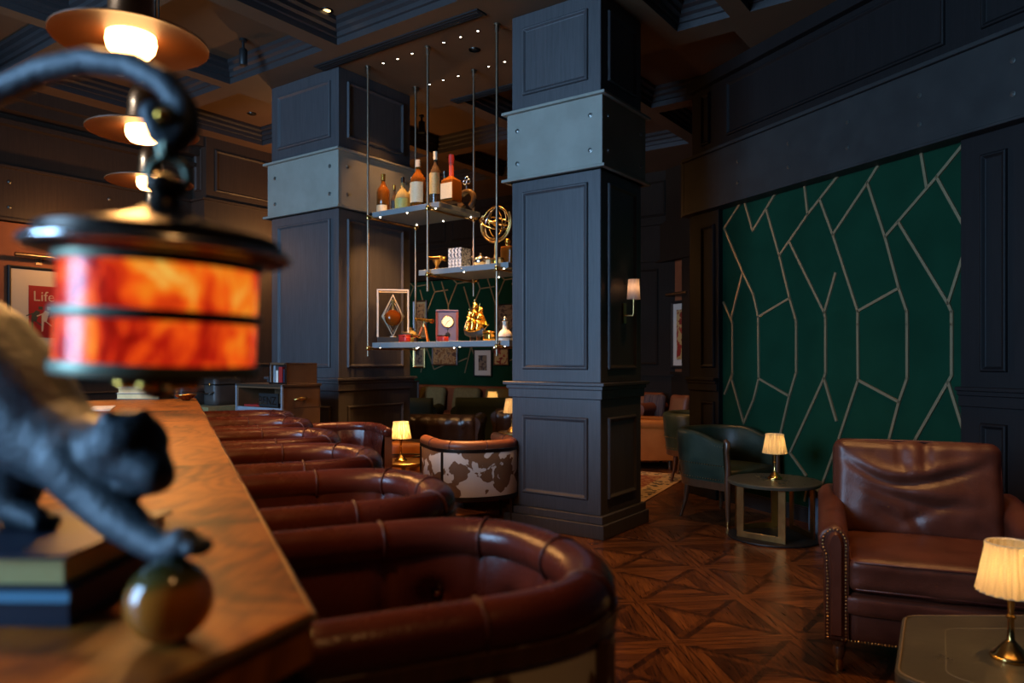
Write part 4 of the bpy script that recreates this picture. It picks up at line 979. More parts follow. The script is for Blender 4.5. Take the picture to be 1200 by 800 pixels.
# ------------------------------------------------------------------ hanging rack between the columns
RK = thing('hanging_shelf_rack', 'ceiling hung rack of bronze rods and three grey shelves between the columns', 'shelf rack', GO, GA)
rods = [(3.45, 1.79, 1.36), (4.2, 1.79, 1.93), (4.96, 1.79, 1.36), (3.45, 2.44, 1.36), (4.2, 2.44, 1.93), (4.96, 2.44, 1.36)]
for d, r, zb in rods:
    m = MB(); m.rod((d, r, zb), (d, r, CEIL), .011, 10); ro = m.build('rod', M['bronze_rod'], RK, smooth=60)
    m = MB(); m.lathe([(.03, CEIL-.012), (.03, CEIL), (.0001, CEIL)], 14, (d, r, 0)); m.lathe([(.018, CEIL-.07), (.018, CEIL-.012)], 12, (d, r, 0)); m.build('ceiling_cup', M['bronze_rod'], ro, smooth=40)
    for z in ((2.66, 1.435) if d < 4 else (2.66, 2.075) if d < 4.5 else (2.075, 1.435)):
        m = MB(); m.lathe([(.017, z-.02), (.02, z-.016), (.02, z+.016), (.017, z+.02)], 12, (d, r, 0)); m.rod((d-.012, r, z), (d+.055, r, z), .012, 10); m.build('bracket', M['brass_bright'], ro, smooth=40)
def bar_(a, b_): m = MB(); m.rod(a, b_, .009, 10); m.build('crossbar', M['brass'], RK, smooth=60)
for z, dd in ((2.655, (3.45, 4.2)), (2.07, (4.2, 4.96)), (1.43, (3.45, 4.96))):
    for d in dd: bar_((d, 1.79, z), (d, 2.44, z))
SH = [(3.47, 4.30, 2.668, 2.712), (4.06, 5.05, 2.083, 2.125), (3.47, 5.06, 1.442, 1.486)]
for d0, d1, z0, z1 in SH:
    m = MB(); m.box(d0, d1, 1.83, 2.41, z0+.002, z1); m.box(d0, d1, 1.824, 1.83, z0-.004, z1+.002); sh = m.build('shelf', plain('shelf steel', (.20, .235, .245), .5, .2) if d0 == 3.47 and z0 > 2 else bpy.data.materials['shelf steel'], RK, bevel=.002)
    n = 3 if d1-d0 < 1.2 else 4
    for k in range(n):
        for r in (1.86, 2.36):
            q = MB(); q.lathe([(.006, z0+.004), (.007, z0-.004), (.004, z0-.006), (.0001, z0-.007)], 10, (lerp(d0+.07, d1-.07, k/(n-1)), r, 0)); q.build('shelf_light', M['led'], sh, smooth=60)
    for k in range(3):
        q = MB(); q.ball((lerp(d0+.1, d1-.1, k/2), 1.824, (z0+z1)/2), (.008, .004, .008), 5, 8); q.build('rivet', M['bolt'], sh, smooth=180)
SZ = [s[3] for s in SH]; PXM = 6.75/F
def onshelf(u, r, k): return G(grid_d(u, r), r, SZ[k])
def bottle(name, label, u, r, k, w_, h, shape, glass, liquid=None, lab=None, cap='black', labz=(.12, .45)):
    t = thing(name, label, 'bottle', onshelf(u, r, k), GA, 'bottles on the top hanging shelf'); R0 = w_/2
    body = {'std': [(.92, 0), (1, .02), (1, .56), (.92, .62), (.6, .70), (.36, .76), (.30, .82), (.30, .94)],
            'square': [(.9, 0), (1, .02), (1, .40), (.95, .46), (.5, .52), (.24, .56), (.22, .9)],
            'fat': [(.8, 0), (1, .03), (1, .30), (.88, .48), (.5, .60), (.26, .68), (.22, .78), (.22, .93)],
            'slim': [(.9, 0), (1, .03), (1, .45), (.6, .58), (.42, .66), (.40, .92)]}[shape]
    m = MB(); m.lathe([(R0*a, h*z) for a, z in body], 4 if shape == 'square' else 28, T=Matrix.Rotation(PI/4, 3, 'Z')); m.build('body', glass, t, smooth=35, bevel=.006 if shape == 'square' else 0)
    if liquid is not None:
        m = MB(); m.lathe([(R0*a*.93, h*z) for a, z in [(.9, .015), (1, .03), (1, .38)]], 4 if shape == 'square' else 24, T=Matrix.Rotation(PI/4, 3, 'Z')); m.build('liquid', liquid, t, smooth=35)
    if lab is not None:
        if shape == 'square':
            m = MB(); q = R0*.72; m.box(-q*.95, q*.95, -q-.003, -q+.004, h*labz[0]*.6, h*labz[1]*.62)
        else:
            m = MB(); rows = []
            for i in range(17):
                a = R(lerp(190, 350, i/16)); rows.append([Vector((R0*1.012*math.cos(a), R0*1.012*math.sin(a), h*z)) for z in labz])
            m.quad_grid(rows)
        m.build('label', lab, t, smooth=60)
    zt = body[-1][1]; rt_ = body[-1][0]*R0
    m = MB(); m.lathe([(rt_*1.15, h*(zt-.09)), (rt_*1.18, h*zt), (rt_*1.2, h), (.0001, h)], 20); m.build('cap', M[cap] if isinstance(cap, str) else cap, t, smooth=40)
    return t
bottle('whisky_bottle', 'tall amber whisky bottle at the left end of the top hanging shelf', 449, 2.0, 0, .125, .40, 'std', M['amber'], M['cognac'], M['label_cream'], 'gold', (.06, .24))
bottle('small_bottle', 'small dark gold topped bottle beside the leftmost whisky bottle', 462, 1.95, 0, .06, .26, 'slim', M['darkb'], None, M['black'], 'gold', (.15, .42))
bottle('round_bottle', 'squat bottle with olive oval label on the top hanging shelf', 472, 1.93, 0, .145, .31, 'fat', M['clearb'], M['amber'], M['label_olive'], 'dark_metal', (.05, .34))
bottle('spirit_bottle', 'pale necked bottle behind the large cream labelled bottle', 483, 2.25, 0, .09, .40, 'std', M['clearb'], M['amber'], M['label_cream'], 'cream')
bottle('whisky_bottle', 'large bottle with wide cream label in the middle of the top hanging shelf', 490, 1.93, 0, .145, .44, 'std', M['amber'], M['cognac'], M['label_cream'], 'cream', (.10, .52))
bottle('wine_bottle', 'tallest dark bottle with amber label beside the second rod', 510.5, 1.98, 0, .115, .50, 'std', M['darkb'], None, M['label_amber'], 'cream', (.22, .60))
bottle('spirit_bottle', 'clear silver topped bottle behind the red necked bottle', 521, 2.25, 0, .075, .40, 'std', M['clearb'], None, M['label_amber'], 'silver')
bottle('liqueur_bottle', 'square bottle with red neck and big cream label on the top hanging shelf', 529, 1.92, 0, .19, .42, 'square', M['amber'], M['cognac'], M['label_cream'], 'red_paint', (.10, .62))
for o in bpy.data.objects:
    if o.name.startswith('liqueur_bottle'):
        m = MB(); m.lathe([(.021, .22), (.022, .25), (.021, .37), (.0001, .372)], 16); m.build('neck_sleeve', plain('red foil', (.55, .07, .03), .35), o, smooth=40)
# horseshoe flask with its clover stopper
t = thing('horseshoe_flask', 'dark horseshoe flask with silver clover stopper at the right end of the top shelf', 'bottle', onshelf(547, 2.2, 0), GA, 'bottles on the top hanging shelf')
m = MB(); m.tube([Vector((.085*math.cos(a), 0, .08+.075*math.sin(a))) for a in [R(x) for x in range(-60, 241, 15)]], .028, 12); m.build('body', M['darkb'], t, smooth=80)
m = MB(); m.tube([(0, 0, .155), (0, 0, .21)], .012, 10); m.build('neck', M['silver'], t, smooth=60)
for x, z in ((0, .275), (-.022, .245), (.022, .245)): m = MB(); m.torus((x, 0, z), .019, .006, 18, 6, Matrix.Rotation(PI/2, 3, 'X')); m.build('stopper_loop', M['silver'], t, smooth=180)
# ---- middle shelf
t = thing('opera_glasses', 'brass opera glasses on a small stand at the left of the middle shelf', 'opera glasses', onshelf(512, 1.98, 1), GA)
for y in (-.03, .03):
    m = MB(); m.tube([(-.075, y, .125), (-.02, y, .122), (.03, y, .118), (.08, y, .112)], [.018, .015, .018, .024], 12); m.build('barrel', M['brass_bright'], t, smooth=50)
m = MB(); m.rod((0, -.03, .12), (0, .03, .12), .008); m.build('bridge', M['brass'], t)
m = MB(); m.lathe([(.05, 0), (.052, .01), (.02, .025), (.012, .05), (.035, .085), (.04, .10), (.0001, .102)], 20); m.build('stand', M['brass'], t, smooth=50)
for k, u in enumerate((527, 531.5, 536, 540.5)):
    w_, h, dp = .034, .19, .13; o = thing('book', ['blue and white spined book, leftmost of four upright on the middle shelf', 'second of the four upright blue and white books on the middle shelf', 'third of the four upright blue and white books on the middle shelf', 'rightmost of the four upright blue and white books on the middle shelf'][k], 'book', onshelf(527, 1.95, 1)+ED*(.0385*k), GA, 'upright books on the middle shelf')
    m = MB(); m.box(-w_/2, w_/2, 0, .004, 0, h); m.box(-w_/2, -w_/2+.003, 0, dp, 0, h); m.box(w_/2-.003, w_/2, 0, dp, 0, h); m.build('cover', M['book_spine'], o)
    m = MB(); m.box(-w_/2+.003, w_/2-.003, .004, dp-.006, .004, h-.006); m.build('pages', M['paper'], o)
t = thing('silver_teapot', 'silver teapot under the armillary sphere on the middle shelf', 'teapot', onshelf(563, 1.97, 1), GA)
m = MB(); m.lathe([(.035, 0), (.04, .008), (.055, .03), (.062, .055), (.05, .08), (.03, .092), (.018, .10), (.006, .112), (.010, .122), (.0001, .13)], 28); m.build('body', M['silver'], t, smooth=60)
m = MB(); m.tube([(-.055, 0, .04), (-.08, 0, .06), (-.088, 0, .09), (-.10, 0, .10)], [.014, .011, .008, .007], 10); m.build('spout', M['silver'], t, smooth=80)
m = MB(); m.tube([(.055, 0, .03), (.09, 0, .04), (.095, 0, .075), (.055, 0, .08)], .006, 8); m.build('handle', M['silver'], t, smooth=80)
t = thing('armillary_sphere', 'large brass armillary sphere on the right of the middle shelf', 'armillary sphere', onshelf(581, 2.12, 1), GA)
zc = .40; rr = .145
for k, (ax, an) in enumerate((('X', 90), ('X', 20), ('Y', 62), ('Y', 118), ('X', 55))):
    m = MB(); m.torus((0, 0, zc), rr*(1, .97, .94, .91, .80)[k], .0075, 44, 6, Matrix.Rotation(R(an), 3, ax) @ Matrix.Rotation(R(25*k), 3, 'Y')); m.build('ring', M['brass_bright'] if k != 2 else M['silver'], t, smooth=180)
m = MB(); m.tube([Vector((.165*math.cos(a), 0, zc+.165*math.sin(a))) for a in [R(x) for x in range(150, 391, 12)]], .009, 8); m.build('cradle', M['brass'], t, smooth=80)
m = MB(); m.ball((0, 0, zc), .03, 10, 14); m.build('globe', M['gold'], t, smooth=180)
m = MB(); m.lathe([(.075, 0), (.08, .012), (.03, .035), (.014, .06), (.02, .10), (.012, .13), (.012, .235)], 24); m.build('stand', M['brass'], t, smooth=50)
t = thing('perfume_decanter', 'square golden decanter with ball stopper at the right end of the middle shelf', 'decanter', onshelf(595, 1.93, 1), GA)
m = MB(); m.rbox((0, 0, .075), (.11, .07, .15), .012, 6); m.build('body', M['amber'], t, smooth=180)
m = MB(); m.lathe([(.018, .15), (.015, .165), (.02, .17), (.026, .19), (.018, .21), (.0001, .215)], 16); m.build('stopper', M['gold'], t, smooth=60)
for k, (u, c_) in enumerate(((573, 'label_cream'), (580, 'gold'), (586, 'label_amber'))):
    o = thing('trinket_box', ['cream trinket box beside the silver teapot', 'gold trinket box below the armillary sphere', 'amber trinket box beside the golden decanter'][k], 'trinket box', onshelf(u, 1.88, 1), GA)
    m = MB(); m.rbox((0, 0, .022), (.045, .04, .044), .006, 4); m.build('body', M[c_], o, smooth=180)
    m = MB(); m.rbox((0, 0, .049), (.049, .044, .010), .004, 4); m.build('lid', M['brass'], o, smooth=180)
# ---- bottom shelf
t = thing('display_case', 'glass case with a diamond shaped cognac decanter at the left of the bottom shelf', 'display case', onshelf(460.5, 2.02, 2), R(9))
W_, H_ = .285, .50
m = MB(); m.box(-W_/2, W_/2, -.12, .12, 0, .055); m.build('base', M['black'], t, bevel=.004)
m = MB()
for a, c in (((-W_/2, -.115), (W_/2, -.115)), ((W_/2, -.115), (W_/2, .115)), ((W_/2, .115), (-W_/2, .115)), ((-W_/2, .115), (-W_/2, -.115))): m.poly([(*a, .055), (*c, .055), (*c, H_), (*a, H_)])
m.poly([(-W_/2, -.115, H_), (W_/2, -.115, H_), (W_/2, .115, H_), (-W_/2, .115, H_)]); m.build('glass', M['glass_case'], t)
def edges(parent, mat):
    for x in (-W_/2, W_/2):
        for y in (-.115, .115): q = MB(); q.box(x-.006, x+.006, y-.006, y+.006, .055, H_); q.build('glass_edge', mat, parent)
    for x0, x1, y0, y1 in ((-W_/2, W_/2, -.121, -.109), (-W_/2, W_/2, .109, .121), (-W_/2-.006, -W_/2+.006, -.115, .115), (W_/2-.006, W_/2+.006, -.115, .115)): q = MB(); q.box(x0, x1, y0, y1, H_-.008, H_+.004); q.build('glass_edge', mat, parent)
edges(t, plain('bevelled glass edge', (.70, .62, .50), .2))
t2 = thing('decanter', 'round cognac decanter on a diamond shaped silver mount inside the glass case', 'decanter', onshelf(460.5, 2.02, 2)+Vector((0, 0, .055)), R(9))
m = MB(); m.tube([(0, 0, .012), (.10, 0, .20), (0, 0, .405), (-.10, 0, .20)], .010, 8, closed=True); m.tube([(0, .0, .05), (.075, 0, .20), (0, 0, .36), (-.075, 0, .20)], .005, 6, closed=True)
m.lathe([(.03, 0), (.03, .012), (.0001, .014)], 14); mt_ = m.build('mount', M['mount'], t2, smooth=60)
for k in range(26):
    f = (k+.5)/26; q = MB(); 
    for sx in (-1, 1):
        for zz in (0, 1): pass
    z = lerp(.02, .40, f); x = .088*(1-abs(z-.205)/.2)
    for sx in (-1, 1): q.ball((sx*max(.004, x), -.006, z), .0065, 4, 6)
    q.build('jewel_row', M['mount'], mt_, smooth=180)
m = MB(); m.ball((0, -.02, .185), (.078, .045, .078), 14, 20); m.build('body', M['cognac'], t2, smooth=180)
m = MB(); m.lathe([(.016, .23), (.012, .25), (.012, .30), (.018, .31), (.020, .335), (.0001, .345)], 16, (0, -.02, .02)); m.build('neck', M['clearb'], t2, smooth=60)
t = thing('ginger_jar', 'cream yellow round jar behind the glass case on the bottom shelf', 'jar', onshelf(481, 2.27, 2), GA)
m = MB(); m.lathe([(.03, 0), (.06, .03), (.068, .07), (.055, .11), (.03, .125), (.032, .135)], 24); m.build('body', plain('cream glaze', (.62, .45, .14), .3), t, smooth=60)
m = MB(); m.lathe([(.036, .135), (.034, .15), (.01, .16), (.0001, .165)], 20); m.build('lid', M['brass'], t, smooth=50)
def box_thing(name, label, cat, loc, size, mat, lidmat, rz=GA):
    t = thing(name, label, cat, loc, rz); m = MB(); m.rbox((0, 0, size[2]*.42), (size[0], size[1], size[2]*.84), .005, 3); m.build('body', mat, t, smooth=180)
    m = MB(); m.rbox((0, 0, size[2]*.91), (size[0]*1.03, size[1]*1.03, size[2]*.18), .004, 3); m.build('lid', lidmat, t, smooth=180); return t
box_thing('lacquer_box', 'small red lacquer box in front of the glass case', 'box', onshelf(474, 1.88, 2), (.10, .06, .07), M['red_paint'], M['red_paint'])
box_thing('lacquer_box', 'small red lacquer box in front of the blue clock', 'box', onshelf(519, 1.88, 2), (.085, .06, .06), M['red_paint'], M['dark_metal'])
t = thing('spyglass', 'brass spyglass lying across the bottom shelf below the tripod telescope', 'spyglass', onshelf(488, 1.95, 2), GA+R(4))
T_ = Matrix.Translation((0, 0, .055)) @ Matrix.Rotation(R(9), 4, 'Y') @ Matrix.Rotation(PI/2, 4, 'Y')
m = MB(); m.lathe([(.010, -.16), (.012, -.155), (.012, -.02), (.014, -.02), (.014, .05)], 14); m.build('tube', M['brass_bright'], t, smooth=40, T=T_)
m = MB(); m.lathe([(.019, .05), (.020, .14), (.025, .145), (.025, .165)], 14); m.build('barrel', M['black'], t, smooth=40, T=T_ @ Matrix.Rotation(PI, 4, 'Y'))
m = MB(); m.box(-.012, .012, -.02, .02, 0, .04); m.build('stand', M['dark_metal'], t)
t = thing('tripod_telescope', 'brass telescope on a wooden tripod on the bottom shelf', 'telescope', onshelf(497, 2.12, 2), GA)
T_ = Matrix.Translation((0, 0, .215)) @ Matrix.Rotation(R(97), 4, 'Y')
m = MB(); m.lathe([(.012, -.11), (.016, -.105), (.013, -.09), (.013, -.02), (.017, -.018), (.017, .08), (.021, .085), (.021, .11), (.0001, .112)], 16); m.build('tube', M['gold'], t, smooth=40, T=T_)
m = MB(); m.lathe([(.02, .15), (.02, .175), (.008, .18), (.008, .205)], 12); m.build('head', M['brass'], t, smooth=40)
for a in (90, 210, 330):
    m = MB(); m.tube([(.012*math.cos(R(a)), .012*math.sin(R(a)), .16), (.085*math.cos(R(a)), .07*math.sin(R(a)), .0)], [.010, .007], 8); m.build('leg', M['tan'], t, smooth=60)
M['clock_side'] = plain('rosewood side', (.10, .028, .026), .4)
t = thing('mantel_clock', 'violet blue cased pendulum clock in the middle of the bottom shelf', 'clock', onshelf(524, 2.2, 2), R(4))
m = MB(); m.box(-.085, .085, -.04, .04, 0, .29); m.box(-.105, .105, -.055, .05, .29, .305); m.box(-.10, .10, -.05, .05, 0, .02); m.build('body', M['blue_case'], t, bevel=.003)
m = MB(); m.box(-.105, -.083, -.045, .04, .02, .29); m.build('side_panel', M['clock_side'], t); m = MB(); m.box(.083, .105, -.045, .04, .02, .29); m.build('side_panel', M['clock_side'], t)
Tf = Matrix.Rotation(R(90), 3, 'X')
m = MB(); m.lathe([(.0001, .0), (.052, .0), (.055, .006), (.055, .012), (.048, .012), (.0001, .009)], 32, (0.005, -.04, .195), T=Tf); cf = m.build('dial', M['white'], t, smooth=40)
m = MB(); m.torus((.005, -.052, .195), .0535, .004, 36, 6, Tf); m.build('bezel', M['brass_bright'], cf, smooth=180)
for a, l_ in ((60, .026), (-150, .040)):
    m = MB(); q = Vector((.005, -.0545, .195)); m.rod(q, q+Vector((l_*math.sin(R(a)), 0, l_*math.cos(R(a)))), .002, 6); m.build('hand', M['black'], cf)
for k in range(12):
    a = 2*PI*k/12; m = MB(); q = Vector((.005, -.0525, .195)); m.rod(q+Vector((math.sin(a), 0, math.cos(a)))*.040, q+Vector((math.sin(a), 0, math.cos(a)))*.047, .0018, 5); m.build('hour_mark', M['black'], cf)
m = MB(); m.rod((.005, -.046, .14), (.005, -.046, .075), .003, 6); m.lathe([(.0001, -.004), (.024, -.003), (.024, .003), (.0001, .004)], 20, (.005, -.048, .07), T=Tf); m.build('pendulum', M['silver'], t, smooth=40)
# galleon
t = thing('model_galleon', 'model galleon with golden sails and dark hull on the bottom shelf', 'model ship', onshelf(557, 2.08, 2), GA-R(8))
rows = []
for i in range(17):
    f = i/16; x = lerp(-.125, .115, f); w_ = .036*math.sin(PI*min(1, .18+f*.62))**.6*(1 if f < .75 else 1-(f-.75)*2.4); sheer = .030*(2*f-1)**2+.018*max(0, .35-f)*2
    rows.append([Vector((x, w_*math.sin(a)*(1 if abs(a) > .3 else 1), .035+.055+sheer-(.055+sheer*.4)*max(0, math.cos(a))**.8)) for a in [lerp(-PI/2, PI/2, j/10) for j in range(11)]])
m = MB(); m.quad_grid(rows, close_v=True, cap0=True, cap1=True); m.build('hull', M['black'], t, smooth=50)
m = MB(); m.box(-.05, .05, -.02, .02, 0, .008); m.box(-.045, -.038, -.025, .025, 0, .05); m.box(.038, .045, -.025, .025, 0, .05); m.build('stand', M['walnut'], t)
m = MB()
for sy in (-1, 1): m.tube([Vector((lerp(-.11, .10, k/8), sy*(.037-.02*max(0, k/8-.7)), .088+.022*((k/4)-1)**2)) for k in range(9)], .0035, 5)
m.build('gunwale', M['gold'], t, smooth=80)
for mx, mh in ((-.075, .25), (-.01, .33), (.055, .29)):
    m = MB(); m.tube([(mx, 0, .06), (mx, 0, mh+.05)], [.005, .002], 6); m.build('mast', M['brass_bright'], t, smooth=60)
    for z0, z1, w0, w1 in ((.10, .10+(mh-.10)*.48, .058, .050), (.10+(mh-.10)*.52, .10+(mh-.10)*.82, .046, .036), (.10+(mh-.10)*.84, mh+.02, .032, .022)):
        rows = []
        for i in range(9):
            a = i/8; row = []
            for j in range(9):
                c_ = j/8*2-1; z = lerp(z0, z1, a); b_ = .030*(1-c_*c_)*math.sin(PI*(a*.8+.1)); row.append(Vector((mx+.012+b_, c_*lerp(w0, w1, a), z)))
            rows.append(row)
        m = MB(); m.quad_grid(rows); s_ = m.build('sail', M['gold'], t, smooth=180); sd = s_.modifiers.new('thick', 'SOLIDIFY'); sd.thickness = .002
        m = MB(); m.rod((mx, -w1*1.1, z1), (mx, w1*1.1, z1), .003, 6); m.build('yard', M['brass'], s_)
m = MB(); m.tube([(.105, 0, .10), (.175, 0, .155)], [.005, .002], 6); m.build('bowsprit', M['brass'], t)
m = MB(); m.poly([(.16, .0, .14), (.06, .0, .30), (.075, .008, .16)]); s_ = m.build('jib_sail', M['gold'], t); sd = s_.modifiers.new('thick', 'SOLIDIFY'); sd.thickness = .002
m = MB(); m.poly([(-.08, .0, .14), (-.08, .0, .26), (-.155, .006, .13)]); s_ = m.build('jib_sail', M['paper'], t); sd = s_.modifiers.new('thick', 'SOLIDIFY'); sd.thickness = .002
box_thing('gold_box', 'bright gold box beside the model galleon', 'box', onshelf(573, 1.90, 2), (.085, .07, .085), M['gold'], M['gold'])
t = thing('porcelain_decanter', 'white porcelain decanter at the right end of the bottom shelf', 'decanter', onshelf(592, 1.95, 2), GA)
m = MB(); m.lathe([(.055, 0), (.062, .01), (.062, .05), (.045, .08), (.024, .10), (.02, .15), (.026, .16), (.026, .165)], 24); m.build('body', M['white'], t, smooth=50)
m = MB(); m.lathe([(.016, .165), (.022, .18), (.012, .20), (.0001, .21)], 16); m.build('stopper', M['silver'], t, smooth=50)
m = MB(); m.torus((0, 0, .03), .0625, .006, 28, 6); m.build('band', M['dark_metal'], t, smooth=180)
# ------------------------------------------------------------------ pictures
def plane_pt(u, v, o, nrm, off):
    k = Vector(((u-CX)/F, 1, 0)); Y = (off+o.dot(nrm))/k.dot(nrm); return Vector((k.x*Y, Y, HC-(v-CY)*Y/F))
def picture(name, label, corners, o, nrm, off, rz, fw, fmat, mat_mat, art, mat_w, dpt=.03, cat='picture'):
    (u0, v0), (u1, v1) = corners; a = plane_pt(u0, (v0+v1)/2, o, nrm, off); c = plane_pt(u1, (v0+v1)/2, o, nrm, off); um = (u0+u1)/2
    q = plane_pt(um, v0, o, nrm, off); q2 = plane_pt(um, v1, o, nrm, off); W = (c-a).length; Hh = q.z-q2.z
    mid = (a+c)/2; mid.z = (q.z+q2.z)/2
    t = thing(name, label, cat, mid, rz); hw, hh = W/2, Hh/2         # local -y looks into the room
    m = MB(); rows = []
    for ins, y in ((0, 0), (0, -dpt), (fw*.4, -dpt-.006), (fw, -dpt+.006), (fw, -dpt+.014)): rows.append([Vector((sx*(hw-ins), y, sz*(hh-ins))) for sx, sz in ((-1, -1), (1, -1), (1, 1), (-1, 1))])
    m.quad_grid(rows, close_v=True); m.build('frame', fmat, t)
    i0 = fw-.004; m = MB(); m.box(-hw+i0, hw-i0, -dpt+.012, -.002, -hh+i0, hh-i0); m.build('mount', mat_mat, t)
    i1 = fw+mat_w; m = MB(); m.box(-hw+i1, hw-i1, -dpt+.008, -dpt+.0125, -hh+i1, hh-i1); p = m.build('print', art, t)
    return t, hw-i1, hh-i1, dpt
LWR = GA+R(90)          # faces +d
O_L = GO+ED*-.1; 
t, pw, ph, dp = picture('framed_poster', 'black framed red magazine cover poster on the orange wall behind the lantern', ((8, 314), (90, 417)), GO, ED, -.1, LWR, .03, M['black'], M['cream'], M['print_red'], .165)
pr = [c for c in t.children if c.name.startswith('print')][0]
lettering('Life', .15, plain('cream ink', (.5, .36, .22), .6), pr, Matrix.Translation((0, -dp+.0075, ph-.16)) @ Matrix.Rotation(R(90), 4, 'X'))
ink = [M['black'], plain('pale ink', (.55, .40, .26), .6), plain('dark green ink', (.05, .05, .03), .6)]
for k, (x, lean, mt) in enumerate(((-.10, .5, 2), (.0, .25, 1), (.11, -.1, 0))):
    m = MB(); z0 = -ph+.06; y = -dp+.0065-.0008*k
    def fl(pts): m.poly([(x+p*.8, y, z0+q*.72) for p, q in pts])
    fl([(-.03, .16), (.03, .15), (.05+lean*.06, .30), (.0+lean*.06, .32), (-.04+lean*.04, .26)]); fl([(lean*.08+.02, .33), (lean*.08+.065, .33), (lean*.08+.07, .375), (lean*.08+.02, .38)])
    fl([(-.03, .17), (.0, .17), (-.01, .02), (-.03, .0)]); fl([(.0, .17), (.03, .16), (.09+lean*.03, .10), (.085+lean*.03, .085)]); fl([(-.03+lean*.05, .28), (-.09, .24), (-.085, .225), (-.02, .26)])
    m.build('figure_shape', ink[mt], pr)
t = thing('picture_light', 'bronze picture light above the red poster on the orange wall', 'picture light', plane_pt(45, 305, GO, ED, -.1), LWR)
m = MB(); m.tube([(-.26, -.10, .03), (.26, -.10, .03)], .022, 12); m.build('shade', M['bronze_rod'], t, smooth=60)
m = MB(); m.tube([(0, 0, -.02), (0, -.06, .02), (0, -.10, .03)], .008, 8); m.box(-.03, .03, -.012, 0, -.05, .02); m.build('arm', M['bronze_rod'], t, smooth=60)
picture('framed_picture', 'small black frame with a cream square beside the left column', ((296.5, 334), (313, 358)), GO, ED, -.1, LWR, .05, M['black'], M['black'], M['cream'], .02)
picture('framed_picture', 'cream print with a dark block in a black frame beside the left column', ((302, 376), (327, 416)), GO, ED, -.1, LWR, .03, M['black'], M['cream'], M['black'], .16)
for nm, lb, cr, fw, fm, mm, art, mw in (
 ('framed_picture', 'brown framed picture on the back wall behind the tripod telescope', ((485, 352), (501, 397)), .03, M['walnut'], M['paper'], M['print_warm'], .03),
 ('framed_picture', 'gold framed portrait on the back wall below the rack, next to the left column', ((485, 406), (499, 431)), .03, M['brass'], M['paper'], M['print_dark'], .03),
 ('framed_picture', 'wide warm painting on the back wall below the middle of the rack', ((507, 404), (537, 428)), .025, M['walnut'], M['print_warm'], M['print_warm'], .01),
 ('framed_picture', 'white mounted narrow print on the back wall below the rack', ((556, 409), (577, 441)), .02, M['black'], M['white'], M['print_dark'], .085),
 ('framed_picture', 'red toned picture on the back wall beside the near column, below the rack', ((579, 408), (597, 428)), .02, M['walnut'], M['print_red2'], M['print_red2'], .02),
 ('framed_picture', 'large dark picture with pale border on the back wall beside the near column', ((581, 356), (607, 402)), .02, M['black'], M['print_dark'], M['print_dark'], .03)):
    picture(nm, lb, cr, GO, ER, 6.99, GA, fw, fm, mm, art, mw)
picture('framed_picture', 'black framed red and cream picture on the far orange wall beyond the right column', ((788, 351), (822, 432)), W0, WY, 1.715, WA, .045, M['black'], M['white'], M['print_red2'], .085)
t = thing('picture_light', 'bronze picture light above the far red and cream picture', 'picture light', plane_pt(803, 344, W0, WY, 1.715), WA)
m = MB(); m.tube([(-.28, -.12, .0), (.2, -.12, .0)], .022, 12); m.build('shade', M['bronze_rod'], t, smooth=60)
m = MB(); m.tube([(-.05, 0, -.05), (-.05, -.06, 0), (-.05, -.12, 0)], .008, 8); m.build('arm', M['bronze_rod'], t, smooth=60)
# ------------------------------------------------------------------ wall sconce on the right face of the near column
p = plane_pt(731, 367, GO, ED, 5.935)
t = thing('wall_sconce', 'wall sconce with small pleated shade on the right face of the near column', 'wall lamp', p, GA+R(90))
m = MB(); m.box(-.025, .025, -.012, 0, -.08, .08); m.build('back_plate', M['brass'], t, bevel=.003)
m = MB(); m.tube([(0, -.01, -.02), (0, -.08, -.02), (0, -.085, .0), (0, -.085, .11)], .007, 8); m.build('arm', M['brass'], t, smooth=60)
m = MB(); m.lathe([(.052, .105), (.050, .12), (.042, .255), (.042, .26)], 72, (0, -.085, 0), 18, .02, cap=False); m.build('shade', M['shade_off'], t, smooth=80)
point('sconce_light', p+ED*.085+Vector((0, 0, .2)), .18, (1, .55, .25), .015)
# ------------------------------------------------------------------ trunks in front of the left column
def trunk_box(m, d0, d1, r0, r1, z0, z1): m.box(d0, d1, r0, r1, z0, z1)
t = thing('steamer_trunk', 'tall steamer trunk with open lettered niche at the foot of the left column', 'trunk', GO, GA)
d0, d1, r0, r1 = 2.97, 3.585, .72, 1.11
m = MB()
for a in ((d0, d1, r0+.02, r1, .0, .93), (d0, d0+.02, r0, r1, .93, 1.12), (d1-.02, d1, r0, r1, .93, 1.12), (d0, d1, r1-.02, r1, .93, 1.12), (d0, d1, r0, r1, 1.09, 1.12)): m.box(*a)
m.build('body', M['trunk_brown'], t, bevel=.003)
m = MB(); m.box(d0, d1, r0, r0+.02, 0, .93)
for k in range(2): m.box(d0+.02+.3*k, d0+.28+.3*k, r0-.008, r0, .74, .91)
m.build('front_panel', M['trunk_blue'], t, bevel=.002)
m = MB()
for z in (1.105,): m.box(d0-.008, d1+.008, r0-.008, r1+.008, z, z+.02)
m.build('rim', M['bronze_rod'], t, bevel=.002)
for x in (d0, d1): m = MB(); m.box(x-.008, x+.008, r0-.008, r0+.008, 0, 1.12); m.build('corner_strip', M['trunk_blue'], t)
m = MB(); m.tube([(d1+.002, r0+.13, 1.0), (d1+.03, r0+.14, 1.005), (d1+.03, r0+.22, 1.005), (d1+.002, r0+.23, 1.0)], .011, 8); m.build('handle', M['brass_bright'], t, smooth=80)
m = MB(); m.box(d0+.24, d1-.12, r0+.05, r0+.06, .935, 1.045); sg_ = m.build('sign_board', M['black'], t)
lettering('BENZ', .095, M['silver'], sg_, Matrix.Translation((d0+.36, r0+.047, .955)) @ Matrix.Rotation(R(90), 4, 'X'))
